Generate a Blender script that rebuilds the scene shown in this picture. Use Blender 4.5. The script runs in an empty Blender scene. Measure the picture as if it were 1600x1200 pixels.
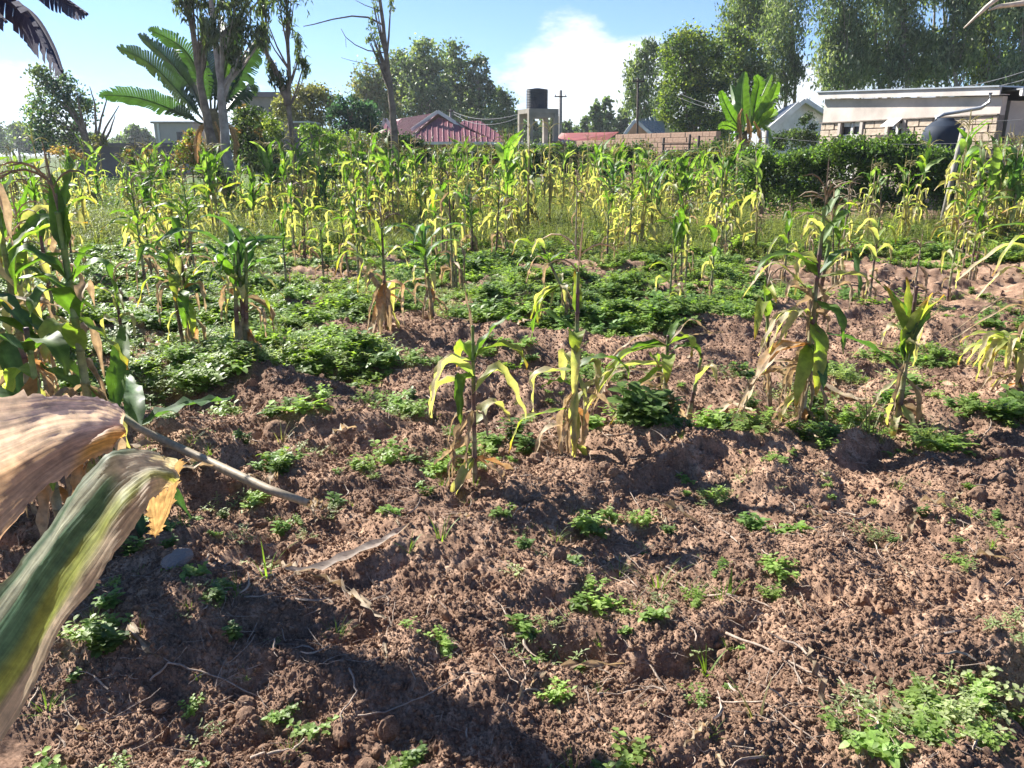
import bpy, math, random
import numpy as np
from mathutils import Vector, Matrix, Euler

R = math.radians
random.seed(7)
rs = np.random.RandomState(11)
scene = bpy.context.scene
COL = scene.collection

# ------------------------------------------------------------------ camera
CAMH = 1.55
FPX = 1232.0            # focal length in pixels of a 1600 wide picture
HOR = 240.0             # row of the horizon
PITCH = math.atan((600 - HOR) / FPX)
cam_d = bpy.data.cameras.new('camera')
cam = bpy.data.objects.new('camera', cam_d)
COL.objects.link(cam)
cam.location = (0, 0, CAMH)
cam.rotation_euler = (math.pi / 2 - PITCH, 0, 0)
cam_d.sensor_width = 36.0
cam_d.lens = 36.0 * FPX / 1600.0
cam_d.clip_start = 0.05
cam_d.clip_end = 6000
scene.camera = cam

def ray(px, py):
    u = (px - 800) / FPX; v = (600 - py) / FPX
    c, s = math.cos(PITCH), math.sin(PITCH)
    return Vector((u, c + v * s, -s + v * c))
def at(px, py, Y):                       # point of the picture at distance Y
    d = ray(px, py); t = Y / d.y
    return Vector((d.x * t, Y, CAMH + d.z * t))
def gnd(px, py, z=0.0):                  # point of the picture on the ground
    d = ray(px, py); t = (z - CAMH) / d.z
    return Vector((d.x * t, d.y * t, z))

# ------------------------------------------------------------------ light
SUN_EL, SUN_AZ = R(37), R(-49)           # azimuth from +Y towards +X
world = bpy.data.worlds.new('World'); scene.world = world
world.use_nodes = True
wn, wl = world.node_tree.nodes, world.node_tree.links
bg = wn['Background']; bg.inputs[1].default_value = 0.045
sky = wn.new('ShaderNodeTexSky'); sky.sky_type = 'NISHITA'; sky.sun_disc = False
sky.sun_elevation = SUN_EL; sky.sun_rotation = SUN_AZ
sky.air_density = 1.0; sky.dust_density = 0.6; sky.ozone_density = 1.6; sky.altitude = 2000
# clouds: soft noise over the whole sky with one larger bank ahead
tc = wn.new('ShaderNodeTexCoord')
def wmath(op, a, b=None, clamp=False):
    n = wn.new('ShaderNodeMath'); n.operation = op; n.use_clamp = clamp
    for i, v in enumerate((a, b)):
        if v is None: continue
        if isinstance(v, (int, float)): n.inputs[i].default_value = v
        else: wl.new(v, n.inputs[i])
    return n.outputs[0]
sep = wn.new('ShaderNodeSeparateXYZ'); wl.new(tc.outputs['Generated'], sep.inputs[0])
def bank(px, py, sx, sz):                # elliptical bank about a direction
    d = ray(px, py).normalized()
    a0 = math.atan2(d.x, d.y); e0 = math.asin(d.z)
    az = wmath('ARCTAN2', sep.outputs[0], sep.outputs[1])
    da = wmath('DIVIDE', wmath('SUBTRACT', az, a0), sx)
    de = wmath('DIVIDE', wmath('SUBTRACT', sep.outputs[2], math.sin(e0)), sz)
    r2 = wmath('ADD', wmath('MULTIPLY', da, da), wmath('MULTIPLY', de, de))
    return wmath('SUBTRACT', 1.0, wmath('SQRT', r2))
mp = wn.new('ShaderNodeMapping'); mp.inputs['Scale'].default_value = (1.0, 1.0, 2.4)
wl.new(tc.outputs['Generated'], mp.inputs[0])
nz = wn.new('ShaderNodeTexNoise'); nz.inputs['Scale'].default_value = 5.5
nz.inputs['Detail'].default_value = 10; nz.inputs['Roughness'].default_value = 0.62
wl.new(mp.outputs[0], nz.inputs['Vector'])
b1 = bank(925, 130, 0.16, 0.085)
b2 = bank(1120, 170, 0.25, 0.10)
b3 = bank(180, 230, 0.5, 0.12)
bb = wmath('MAXIMUM', wmath('MAXIMUM', b1, wmath('MULTIPLY', b2, 0.9)), wmath('SUBTRACT', wmath('MULTIPLY', b3, 0.6), 0.14))
dens = wmath('ADD', wmath('MULTIPLY', wmath('MAXIMUM', bb, -0.22), 1.25), wmath('MULTIPLY', wmath('SUBTRACT', nz.outputs[0], 0.5), 1.9))
cr = wn.new('ShaderNodeMapRange'); cr.interpolation_type = 'SMOOTHSTEP'
cr.inputs[1].default_value = 0.14; cr.inputs[2].default_value = 0.50; cr.inputs[4].default_value = 0.82
wl.new(dens, cr.inputs[0])
mixc = wn.new('ShaderNodeMix'); mixc.data_type = 'RGBA'
wl.new(cr.outputs[0], mixc.inputs[0]); 
# aerial whitening towards the horizon
hz = wn.new('ShaderNodeMapRange'); hz.inputs[1].default_value = 0.0; hz.inputs[2].default_value = 0.30
hz.inputs[3].default_value = 0.42; hz.inputs[4].default_value = 0.0; wl.new(sep.outputs[2], hz.inputs[0])
mixh = wn.new('ShaderNodeMix'); mixh.data_type = 'RGBA'
wl.new(hz.outputs[0], mixh.inputs[0]); wl.new(sky.outputs[0], mixh.inputs[6])
mixh.inputs[7].default_value = (7.0, 8.1, 9.0, 1)
gam = wn.new('ShaderNodeMix'); gam.data_type = 'RGBA'; gam.blend_type = 'MULTIPLY'; gam.inputs[0].default_value = 1
gam.inputs[7].default_value = (0.70, 0.93, 1.24, 1); wl.new(mixh.outputs[2], gam.inputs[6])
wl.new(gam.outputs[2], mixc.inputs[6]); mixc.inputs[7].default_value = (9.2, 9.5, 9.9, 1)
wl.new(mixc.outputs[2], bg.inputs[0])

sun_d = bpy.data.lights.new('sun', 'SUN'); sun_d.energy = 5.0; sun_d.angle = R(0.53)
sun_d.color = (1.0, 0.955, 0.88)
sun = bpy.data.objects.new('sun', sun_d); COL.objects.link(sun)
sdir = Vector((math.sin(SUN_AZ) * math.cos(SUN_EL), math.cos(SUN_AZ) * math.cos(SUN_EL), math.sin(SUN_EL)))
sun.rotation_euler = (-sdir).to_track_quat('-Z', 'Y').to_euler()
sun.location = sdir * 50

scene.view_settings.view_transform = 'Standard'
try: scene.view_settings.look = 'None'
except Exception: pass
scene.view_settings.gamma = 1.0
scene.view_settings.exposure = 1.62
scene.render.engine = 'CYCLES'
scene.cycles.use_denoising = True
scene.cycles.max_bounces = 6; scene.cycles.diffuse_bounces = 3
scene.cycles.transparent_max_bounces = 8

# ------------------------------------------------------------------ helpers
def tag(o, label=None, cat=None, group=None, kind=None):
    if label: o['label'] = label
    if cat: o['category'] = cat
    if group: o['group'] = group
    if kind: o['kind'] = kind
    return o
def empty(name, loc, rz=0.0, scale=1.0):
    o = bpy.data.objects.new(name, None); COL.objects.link(o)
    o.location = loc; o.rotation_euler = (0, 0, rz); o.scale = (scale,) * 3
    o.empty_display_size = 0.1
    return o
def link(name, me, parent=None, loc=None, rot=None, scl=None):
    o = bpy.data.objects.new(name, me); COL.objects.link(o)
    if parent is not None: o.parent = parent
    if loc is not None: o.location = loc
    if rot is not None: o.rotation_euler = rot
    if scl is not None: o.scale = scl if hasattr(scl, '__len__') else (scl,) * 3
    return o

class MB:
    """collects quads and triangles with a colour per vertex"""
    def __init__(s): s.v = []; s.f = []; s.c = []; s.n = 0; s.m = []
    def add(s, V, F, C=(1, 1, 1), M=None, mi=0):
        V = np.asarray(V, float)
        if M is not None:
            A = np.array(M); V = V @ A[:3, :3].T + A[:3, 3]
        s.v.append(V)
        C = np.asarray(C, float)
        if C.ndim == 1: C = np.tile(C, (len(V), 1))
        s.c.append(C)
        for f in F: s.f.append([i + s.n for i in f])
        s.m += [mi] * len(F)
        s.n += len(V)
        return s
    def box(s, lo, hi, C=(1, 1, 1), M=None, mi=0):
        x0, y0, z0 = lo; x1, y1, z1 = hi
        V = [(x0, y0, z0), (x1, y0, z0), (x1, y1, z0), (x0, y1, z0), (x0, y0, z1), (x1, y0, z1), (x1, y1, z1), (x0, y1, z1)]
        return s.add(V, [(0, 3, 2, 1), (4, 5, 6, 7), (0, 1, 5, 4), (1, 2, 6, 5), (2, 3, 7, 6), (3, 0, 4, 7)], C, M, mi)
    def tube(s, pts, rad, n=8, C=(1, 1, 1), cap=True, mi=0):
        P = [Vector(p) for p in pts]
        k = len(P)
        if not hasattr(rad, '__len__'): rad = [rad] * k
        V = []; C2 = []
        C = np.asarray(C, float)
        up = Vector((0.13, 0.07, 1)).normalized()
        for i in range(k):
            t = (P[min(i + 1, k - 1)] - P[max(i - 1, 0)])
            if t.length < 1e-9: t = Vector((0, 0, 1))
            t.normalize()
            a = t.cross(up)
            if a.length < 0.2: a = t.cross(Vector((1, 0, 0)))
            a.normalize(); b = t.cross(a)
            for j in range(n):
                q = 2 * math.pi * j / n
                V.append(P[i] + (a * math.cos(q) + b * math.sin(q)) * rad[i])
                C2.append(C if C.ndim == 1 else C[i])
        F = [(i * n + j, i * n + (j + 1) % n, (i + 1) * n + (j + 1) % n, (i + 1) * n + j) for i in range(k - 1) for j in range(n)]
        if cap:
            F.append(tuple(range(n - 1, -1, -1))); F.append(tuple((k - 1) * n + j for j in range(n)))
        return s.add([tuple(v) for v in V], F, np.array(C2), None, mi)
    def mesh(s, name, mats, smooth=False):
        me = bpy.data.meshes.new(name)
        V = np.concatenate(s.v) if s.v else np.zeros((0, 3))
        me.from_pydata(V.tolist(), [], s.f)
        if not isinstance(mats, (list, tuple)): mats = [mats]
        for m in mats: me.materials.append(m)
        if len(mats) > 1: me.polygons.foreach_set('material_index', s.m)
        C = np.concatenate(s.c)
        if (C != 1).any():
            at_ = me.color_attributes.new('Col', 'FLOAT_COLOR', 'POINT')
            at_.data.foreach_set('color', np.c_[C, np.ones(len(C))].astype(np.float32).ravel())
        if smooth: me.polygons.foreach_set('use_smooth', [True] * len(me.polygons))
        me.update()
        return me
    def build(s, name, mats, parent=None, smooth=False, **k):
        return link(name, s.mesh(name, mats, smooth), parent, **k)

def fast_mesh(name, V, Q, C, mat, smooth=False):
    """V (n,3), Q (m,k) equal-sided faces, C (n,3)"""
    me = bpy.data.meshes.new(name)
    k = Q.shape[1]
    me.vertices.add(len(V)); me.loops.add(Q.size); me.polygons.add(len(Q))
    me.vertices.foreach_set('co', V.astype(np.float32).ravel())
    me.loops.foreach_set('vertex_index', Q.astype(np.int32).ravel())
    me.polygons.foreach_set('loop_start', np.arange(0, Q.size, k, dtype=np.int32))
    try: me.polygons.foreach_set('loop_total', np.full(len(Q), k, dtype=np.int32))
    except Exception: pass
    if smooth: me.polygons.foreach_set('use_smooth', np.ones(len(Q), dtype=bool))
    me.update(calc_edges=True)
    if C is not None:
        a = me.color_attributes.new('Col', 'FLOAT_COLOR', 'POINT')
        a.data.foreach_set('color', np.c_[C, np.ones(len(C))].astype(np.float32).ravel())
    me.materials.append(mat)
    return me

# lattice noise
_perm = np.random.RandomState(3).permutation(4096)
_gx = np.random.RandomState(4).rand(4096) * 2 * math.pi
def noise2(x, y, seed=0):
    xi = np.floor(x).astype(np.int64); yi = np.floor(y).astype(np.int64)
    xf = x - xi; yf = y - yi
    u = xf * xf * xf * (xf * (xf * 6 - 15) + 10); v = yf * yf * yf * (yf * (yf * 6 - 15) + 10)
    def g(ix, iy, dx, dy):
        h = _perm[(_perm[(ix + seed * 131) & 4095] + iy) & 4095]
        a = _gx[h]
        return np.cos(a) * dx + np.sin(a) * dy
    n00 = g(xi, yi, xf, yf); n10 = g(xi + 1, yi, xf - 1, yf)
    n01 = g(xi, yi + 1, xf, yf - 1); n11 = g(xi + 1, yi + 1, xf - 1, yf - 1)
    return ((n00 * (1 - u) + n10 * u) * (1 - v) + (n01 * (1 - u) + n11 * u) * v) * 1.5
def sstep(a, b, x):
    t = np.clip((x - a) / (b - a), 0, 1); return t * t * (3 - 2 * t)

def height(x, y, fine=True):
    x = np.asarray(x, float); y = np.asarray(y, float)
    d = np.sqrt(x * x + y * y)
    near = 1 - sstep(9, 20, d)
    xr = x * 0.93 - y * 0.36; yr = x * 0.36 + y * 0.93     # hoeing direction
    wx = x + 0.25 * noise2(x * 1.7, y * 1.7, 5); wy = y + 0.25 * noise2(x * 1.7, y * 1.7, 6)
    h = 0.15 * noise2(xr * 0.8, yr * 1.7, 1)
    h = h + 0.10 * (0.5 - np.abs(noise2(wx * 1.6, wy * 2.2, 2))) * 1.0
    hp = noise2(wx * 2.1, wy * 2.9, 9) + .22 * noise2(x * 9, y * 9, 15) + .12 * noise2(x * 21, y * 21, 16)
    h = h - 0.065 * sstep(0.15, 0.75, hp)      # hoe holes
    if fine:
        h = h + 0.034 * np.abs(noise2(wx * 4.6, wy * 5.4, 3)) + 0.014 * noise2(x * 7.3, y * 7.3, 17)
        h = h + 0.010 * (0.4 - np.abs(noise2(x * 10.5, y * 12, 4))) + 0.007 * noise2(x * 15, y * 15, 14)
        nn = 1 - sstep(9, 15, d)
        m = sstep(-0.25, 0.3, noise2(x * 2.6, y * 2.6, 12))
        h = h + nn * (0.5 + m) * 0.010 * np.abs(noise2(x * 31, y * 31, 7))
        h = h + nn * 0.0055 * noise2(x * 62, y * 62, 8)
        h = h + nn * 0.0035 * noise2(x * 135, y * 135, 10)
    h = h * (0.35 + 0.65 * near) - 0.02
    out = sstep(30, 60, d)
    h = h * (1 - out) + out * 0.25 * noise2(x * 0.02, y * 0.02, 11)
    return h
def gz(x, y): return float(height(np.array([x]), np.array([y]), False)[0])
def gz_f(x, y): return float(height(np.array([x]), np.array([y]), True)[0])

# ------------------------------------------------------------------ materials
def new_mat(name):
    m = bpy.data.materials.new(name); m.use_nodes = True
    nt = m.node_tree; nt.nodes.clear()
    out = nt.nodes.new('ShaderNodeOutputMaterial')
    return m, nt, out
def pbsdf(nt, col=None, rough=0.7, spec=0.3, metal=0.0):
    b = nt.nodes.new('ShaderNodeBsdfPrincipled')
    if col is not None and not hasattr(col, 'is_output'): b.inputs['Base Color'].default_value = (*col, 1)
    elif col is not None: nt.links.new(col, b.inputs['Base Color'])
    b.inputs['Roughness'].default_value = rough
    b.inputs['Specular IOR Level'].default_value = spec
    b.inputs['Metallic'].default_value = metal
    return b
def tex_noise(nt, scale, detail=4, rough=0.6, coord='Object', vec=None):
    n = nt.nodes.new('ShaderNodeTexNoise')
    n.inputs['Scale'].default_value = scale; n.inputs['Detail'].default_value = detail; n.inputs['Roughness'].default_value = rough
    if vec is None:
        t = nt.nodes.new('ShaderNodeTexCoord'); vec = t.outputs[coord]
    nt.links.new(vec, n.inputs['Vector'])
    return n
def ramp(nt, fac, stops):
    r = nt.nodes.new('ShaderNodeValToRGB')
    while len(r.color_ramp.elements) < len(stops): r.color_ramp.elements.new(0.5)
    for e, (p, c) in zip(r.color_ramp.elements, stops):
        e.position = p; e.color = (*c, 1)
    nt.links.new(fac, r.inputs[0]); return r.outputs[0]
def mixrgb(nt, a, b, fac, mode='MIX'):
    n = nt.nodes.new('ShaderNodeMix'); n.data_type = 'RGBA'; n.blend_type = mode
    for i, v in ((0, fac), (6, a), (7, b)):
        if isinstance(v, (int, float)): n.inputs[i].default_value = v
        elif isinstance(v, tuple): n.inputs[i].default_value = (*v, 1)
        else: nt.links.new(v, n.inputs[i])
    return n.outputs[2]
def add_bump(nt, b, h, strength=0.5, dist=0.01):
    n = nt.nodes.new('ShaderNodeBump'); n.inputs['Strength'].default_value = strength; n.inputs['Distance'].default_value = dist
    nt.links.new(h, n.inputs['Height']); nt.links.new(n.outputs[0], b.inputs['Normal'])
def simple_mat(name, c1, c2=None, scale=3.0, rough=0.8, spec=0.25, metal=0.0, bump=0.3, bdist=0.01, detail=6):
    m, nt, out = new_mat(name)
    n = tex_noise(nt, scale, detail)
    c2 = c2 or tuple(v * 0.7 for v in c1)
    col = ramp(nt, n.outputs[0], [(0.32, c2), (0.68, c1)])
    b = pbsdf(nt, col, rough, spec, metal)
    if bump:
        n2 = tex_noise(nt, scale * 6, 5); add_bump(nt, b, n2.outputs[0], bump, bdist)
    nt.links.new(b.outputs[0], out.inputs[0])
    return m
def leaf_mat(name, rough=0.45, spec=0.5, trans=0.42, tint=(1.5, 1.55, 0.5), var=0.25, vein=0.0, use_col=True, base=(0.1, 0.2, 0.04), rnd='obj', tex=30.0):
    m, nt, out = new_mat(name)
    if use_col:
        a = nt.nodes.new('ShaderNodeAttribute'); a.attribute_name = 'Col'; col = a.outputs['Color']
    else:
        rgb = nt.nodes.new('ShaderNodeRGB'); rgb.outputs[0].default_value = (*base, 1); col = rgb.outputs[0]
    oi = nt.nodes.new('ShaderNodeObjectInfo')
    hs = nt.nodes.new('ShaderNodeHueSaturation')
    mr = nt.nodes.new('ShaderNodeMapRange'); nt.links.new(oi.outputs['Random'], mr.inputs[0])
    mr.inputs[3].default_value = 1 - var; mr.inputs[4].default_value = 1 + var
    nt.links.new(mr.outputs[0], hs.inputs['Value']); nt.links.new(col, hs.inputs['Color'])
    n = tex_noise(nt, tex, 5)
    c = mixrgb(nt, hs.outputs[0], ramp(nt, n.outputs[0], [(0.3, (0.62, 0.62, 0.62)), (0.7, (1.25, 1.2, 1.15))]), 1.0, 'MULTIPLY')
    b = pbsdf(nt, c, rough, spec)
    add_bump(nt, b, n.outputs[0], 0.25, 0.002)
    tr = nt.nodes.new('ShaderNodeBsdfTranslucent')
    nt.links.new(mixrgb(nt, c, tint, 1.0, 'MULTIPLY'), tr.inputs[0])
    mx = nt.nodes.new('ShaderNodeMixShader'); mx.inputs[0].default_value = trans
    nt.links.new(b.outputs[0], mx.inputs[1]); nt.links.new(tr.outputs[0], mx.inputs[2])
    nt.links.new(mx.outputs[0], out.inputs[0])
    return m

# ------------------------------------------------------------------ ground
def soil_mat():
    m, nt, out = new_mat('soil')
    tcn = nt.nodes.new('ShaderNodeTexCoord'); v = tcn.outputs['Object']
    big = tex_noise(nt, 0.9, 5, 0.6, vec=v); mid = tex_noise(nt, 9, 6, 0.65, vec=v); fin = tex_noise(nt, 110, 5, 0.7, vec=v)
    c1 = ramp(nt, mid.outputs[0], [(0.30, (0.150, 0.092, 0.064)), (0.52, (0.325, 0.216, 0.150)), (0.72, (0.50, 0.362, 0.262))])
    c2 = ramp(nt, big.outputs[0], [(0.36, (0.62, 0.60, 0.62)), (0.60, (1.12, 1.08, 1.04))])
    c = mixrgb(nt, c1, c2, 1.0, 'MULTIPLY')
    c3 = ramp(nt, fin.outputs[0], [(0.28, (0.5, 0.47, 0.46)), (0.55, (1.0, 1.0, 1.0)), (0.75, (1.5, 1.42, 1.36))])
    c = mixrgb(nt, c, c3, 1.0, 'MULTIPLY')
    # beyond the field the ground is grassed
    sp = nt.nodes.new('ShaderNodeSeparateXYZ'); nt.links.new(v, sp.inputs[0])
    mr = nt.nodes.new('ShaderNodeMapRange'); nt.links.new(sp.outputs[1], mr.inputs[0])
    mr.inputs[1].default_value = 22; mr.inputs[2].default_value = 34
    g = ramp(nt, mid.outputs[0], [(0.35, (0.05, 0.085, 0.02)), (0.65, (0.12, 0.15, 0.05))])
    c = mixrgb(nt, c, g, mr.outputs[0])
    b = pbsdf(nt, c, 0.95, 0.08)
    add_bump(nt, b, fin.outputs[0], 0.7, 0.006)
    nt.links.new(b.outputs[0], out.inputs[0])
    return m
SOIL = soil_mat()

def build_ground():
    r = np.concatenate([np.linspace(0.0, 1.15, 8)[1:-1], 1.15 * (34 / 1.15) ** (np.linspace(0, 1, 740)), 34 * (600 / 34) ** (np.linspace(0, 1, 45)[1:])])
    half = R(42)
    a = np.concatenate([np.linspace(-half, half, 860), np.linspace(half, 2 * math.pi - half, 70)[1:-1]])
    na, nr = len(a), len(r)
    A, Rr = np.meshgrid(a, r)
    X = Rr * np.sin(A); Y = Rr * np.cos(A)
    Z = height(X, Y)
    V = np.c_[X.ravel(), Y.ravel(), Z.ravel()]
    i = np.arange(nr - 1)[:, None] * na; j = np.arange(na)[None, :]; j2 = (j + 1) % na
    Q = np.stack([i + j, i + j2, i + na + j2, i + na + j], -1).reshape(-1, 4)
    Q = Q[:, ::-1]
    V = np.vstack([V, [[0, 0, 0]]])
    me = fast_mesh('ground', V, Q, None, SOIL, smooth=False)
    o = link('ground', me); tag(o, kind='structure')
    o['label'] = 'hoed red brown soil of the field with ridges and hollows'
    return o
build_ground()

# --------------------------------------------------- instancing of stuff
def scatter(name, protos, P, rot, scl, idx, label, cat):
    coll = bpy.data.collections.new(name + '_pieces')
    for k, me in enumerate(protos):
        coll.objects.link(bpy.data.objects.new('%s_%02d' % (name, k), me))
    me = bpy.data.meshes.new(name)
    n = len(P)
    me.vertices.add(n); me.vertices.foreach_set('co', np.asarray(P, np.float32).ravel())
    for nm, ty, key, val in (('rot', 'FLOAT_VECTOR', 'vector', rot), ('scl', 'FLOAT', 'value', scl), ('idx', 'INT', 'value', idx)):
        t = me.attributes.new(nm, ty, 'POINT')
        t.data.foreach_set(key, np.asarray(val, np.int32 if ty == 'INT' else np.float32).ravel())
    me.update()
    o = link(name, me)
    g = bpy.data.node_groups.new(name, 'GeometryNodeTree')
    g.interface.new_socket('Geometry', in_out='INPUT', socket_type='NodeSocketGeometry')
    g.interface.new_socket('Geometry', in_out='OUTPUT', socket_type='NodeSocketGeometry')
    N = g.nodes; L = g.links
    gi = N.new('NodeGroupInput'); go = N.new('NodeGroupOutput')
    ci = N.new('GeometryNodeCollectionInfo'); ci.inputs[0].default_value = coll
    ci.inputs['Separate Children'].default_value = True; ci.inputs['Reset Children'].default_value = True
    ip = N.new('GeometryNodeInstanceOnPoints'); ip.inputs['Pick Instance'].default_value = True
    def na(nm, ty):
        q = N.new('GeometryNodeInputNamedAttribute'); q.data_type = ty; q.inputs[0].default_value = nm
        return q.outputs[0]
    L.new(gi.outputs[0], ip.inputs['Points']); L.new(ci.outputs[0], ip.inputs['Instance'])
    L.new(na('idx', 'INT'), ip.inputs['Instance Index'])
    L.new(na('rot', 'FLOAT_VECTOR'), ip.inputs['Rotation']); L.new(na('scl', 'FLOAT'), ip.inputs['Scale'])
    L.new(ip.outputs[0], go.inputs[0])
    md = o.modifiers.new('scatter', 'NODES'); md.node_group = g
    tag(o, label, cat, None, 'stuff')
    return o
def wedge_points(n, d0, d1, power=1.0, half=R(37)):
    """random points in front, density falling as distance**-power"""
    u = rs.rand(n)
    e = 2 - power
    d = (d0 ** e + u * (d1 ** e - d0 ** e)) ** (1 / e) if abs(e) > 1e-3 else d0 * (d1 / d0) ** u
    a = (rs.rand(n) * 2 - 1) * half
    return d * np.sin(a), d * np.cos(a), d
# ------------------------------------------------------------------ crumbs of soil
def ico(sub=1):
    t = (1 + 5 ** .5) / 2
    V = np.array([(-1, t, 0), (1, t, 0), (-1, -t, 0), (1, -t, 0), (0, -1, t), (0, 1, t), (0, -1, -t), (0, 1, -t), (t, 0, -1), (t, 0, 1), (-t, 0, -1), (-t, 0, 1)], float)
    V /= np.linalg.norm(V[0])
    F = [(0, 11, 5), (0, 5, 1), (0, 1, 7), (0, 7, 10), (0, 10, 11), (1, 5, 9), (5, 11, 4), (11, 10, 2), (10, 7, 6), (7, 1, 8), (3, 9, 4), (3, 4, 2), (3, 2, 6), (3, 6, 8), (3, 8, 9), (4, 9, 5), (2, 4, 11), (6, 2, 10), (8, 6, 7), (9, 8, 1)]
    for _ in range(sub):
        V = list(map(tuple, V)); cache = {}; F2 = []
        def mid(a, b):
            k = (min(a, b), max(a, b))
            if k not in cache:
                m = (np.array(V[a]) + np.array(V[b])); m /= np.linalg.norm(m); V.append(tuple(m)); cache[k] = len(V) - 1
            return cache[k]
        for a, b, c in F:
            ab, bc, ca = mid(a, b), mid(b, c), mid(c, a)
            F2 += [(a, ab, ca), (b, bc, ab), (c, ca, bc), (ab, bc, ca)]
        F = F2; V = np.array(V)
    return np.array(V), F
def clod_mesh(name, mat, sub, rough, seed, sx=(1, 1, .7)):
    r_ = np.random.RandomState(seed)
    V, F = ico(sub)
    d = r_.randn(3, 3); n = np.sin(V @ d.T * 2.1 + r_.rand(3) * 6).sum(1) / 3
    n2 = np.sin(V @ r_.randn(3, 3).T * 6 + r_.rand(3) * 6).sum(1) / 3
    V = V * (1 + rough * n + rough * .6 * n2 + r_.randn(len(V)) * rough * .25)[:, None] * np.array(sx) * (1 + .25 * r_.randn(3))
    return MB().add(V, F).mesh(name, mat)
crumbs = [clod_mesh('crumb', SOIL, 0 if k < 4 else 1, 0.18, k) for k in range(7)]
def soil_crust():
    x, y, d = wedge_points(420000, 1.3, 9.0, 1.5)
    n = len(x)
    keep = noise2(x * 1.6, y * 1.6, 22) + 0.6 * noise2(x * 6, y * 6, 23) + rs.rand(n) * .9 > -0.15
    x, y, d = x[keep], y[keep], d[keep]; n = len(x)
    s = 0.0018 + 0.0026 * rs.rand(n) ** 2 + 0.009 * rs.rand(n) ** 13
    s *= 0.8 + 0.25 * d / 3
    z = height(x, y) + s * 0.25
    scatter('soil_crumbs', crumbs, np.c_[x, y, z], rs.rand(n, 3) * 6.28, s, rs.randint(0, 7, n), 'loose crumbs of red brown soil over the hoed ground', 'soil')
    x, y, d = wedge_points(8000, 1.6, 17.0, .6)
    n = len(x)
    keep = noise2(x * 1.3, y * 1.3, 24) + rs.rand(n) * .5 > 0.08
    x, y, d = x[keep], y[keep], d[keep]; n = len(x)
    s = (0.006 + 0.008 * rs.rand(n) + 0.026 * rs.rand(n) ** 10) * (1 + .05 * np.maximum(d - 5, 0))
    z = height(x, y) + s * 0.2
    scatter('soil_clods', [clod_mesh('clod', SOIL, 2, 0.20, 40 + k) for k in range(6)], np.c_[x, y, z], rs.rand(n, 3) * 6.28, s, rs.randint(0, 6, n), 'small clods of earth lying over the hoed ground', 'soil')
soil_crust()
for px, py, s, lab in ((432, 676, .075, 'round brown clod of earth beside a grass blade left of centre'), (283, 915, .055, 'flat grey stone on the shaded soil at lower left'),
                       (728, 726, .05, 'rounded brown clod of earth just left of the wilted maize stem'), (985, 1056, .035, 'small round clod on the bare soil at lower centre'),
                       (570, 1168, .03, 'pale knobbly clod near the bottom edge of the soil')):
    p = gnd(px, py); z = gz_f(p.x, p.y)
    stone = 'stone' in lab
    o = link('stone' if stone else 'clod', clod_mesh('clod', simple_mat('stone', (.30, .25, .22), (.20, .16, .14), 20) if stone else SOIL, 3, .1, int(px), (1.1, 1, .42) if stone else (1, 1, .95)), loc=(p.x, p.y, z + s * .25), scl=s)
    tag(o, lab, 'stone' if stone else 'clod')
# ------------------------------------------------------------------ maize
MAIZE = leaf_mat('maize_leaf', rough=0.52, spec=0.4, trans=0.5, tint=(1.25, 1.5, 0.42), var=0.18, tex=26)
DRY = leaf_mat('dry_leaf', rough=0.62, spec=0.3, trans=0.36, tint=(1.2, 1.05, 0.8), var=0.2, tex=34)
STALK = leaf_mat('maize_stalk', rough=0.55, spec=0.4, trans=0.05, var=0.12, tex=40)

GR = np.array((0.115, 0.205, 0.045)); BG = np.array((0.095, 0.18, 0.08)); YG = np.array((0.21, 0.295, 0.075)); YE = np.array((0.36, 0.37, 0.11))
TAN = np.array((0.52, 0.43, 0.30)); ORG = np.array((0.46, 0.23, 0.07)); BRN = np.array((0.20, 0.125, 0.075)); PAL = np.array((0.34, 0.42, 0.20))
GRY = np.array((0.42, 0.36, 0.31)); MAU = np.array((0.30, 0.17, 0.16))

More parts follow.
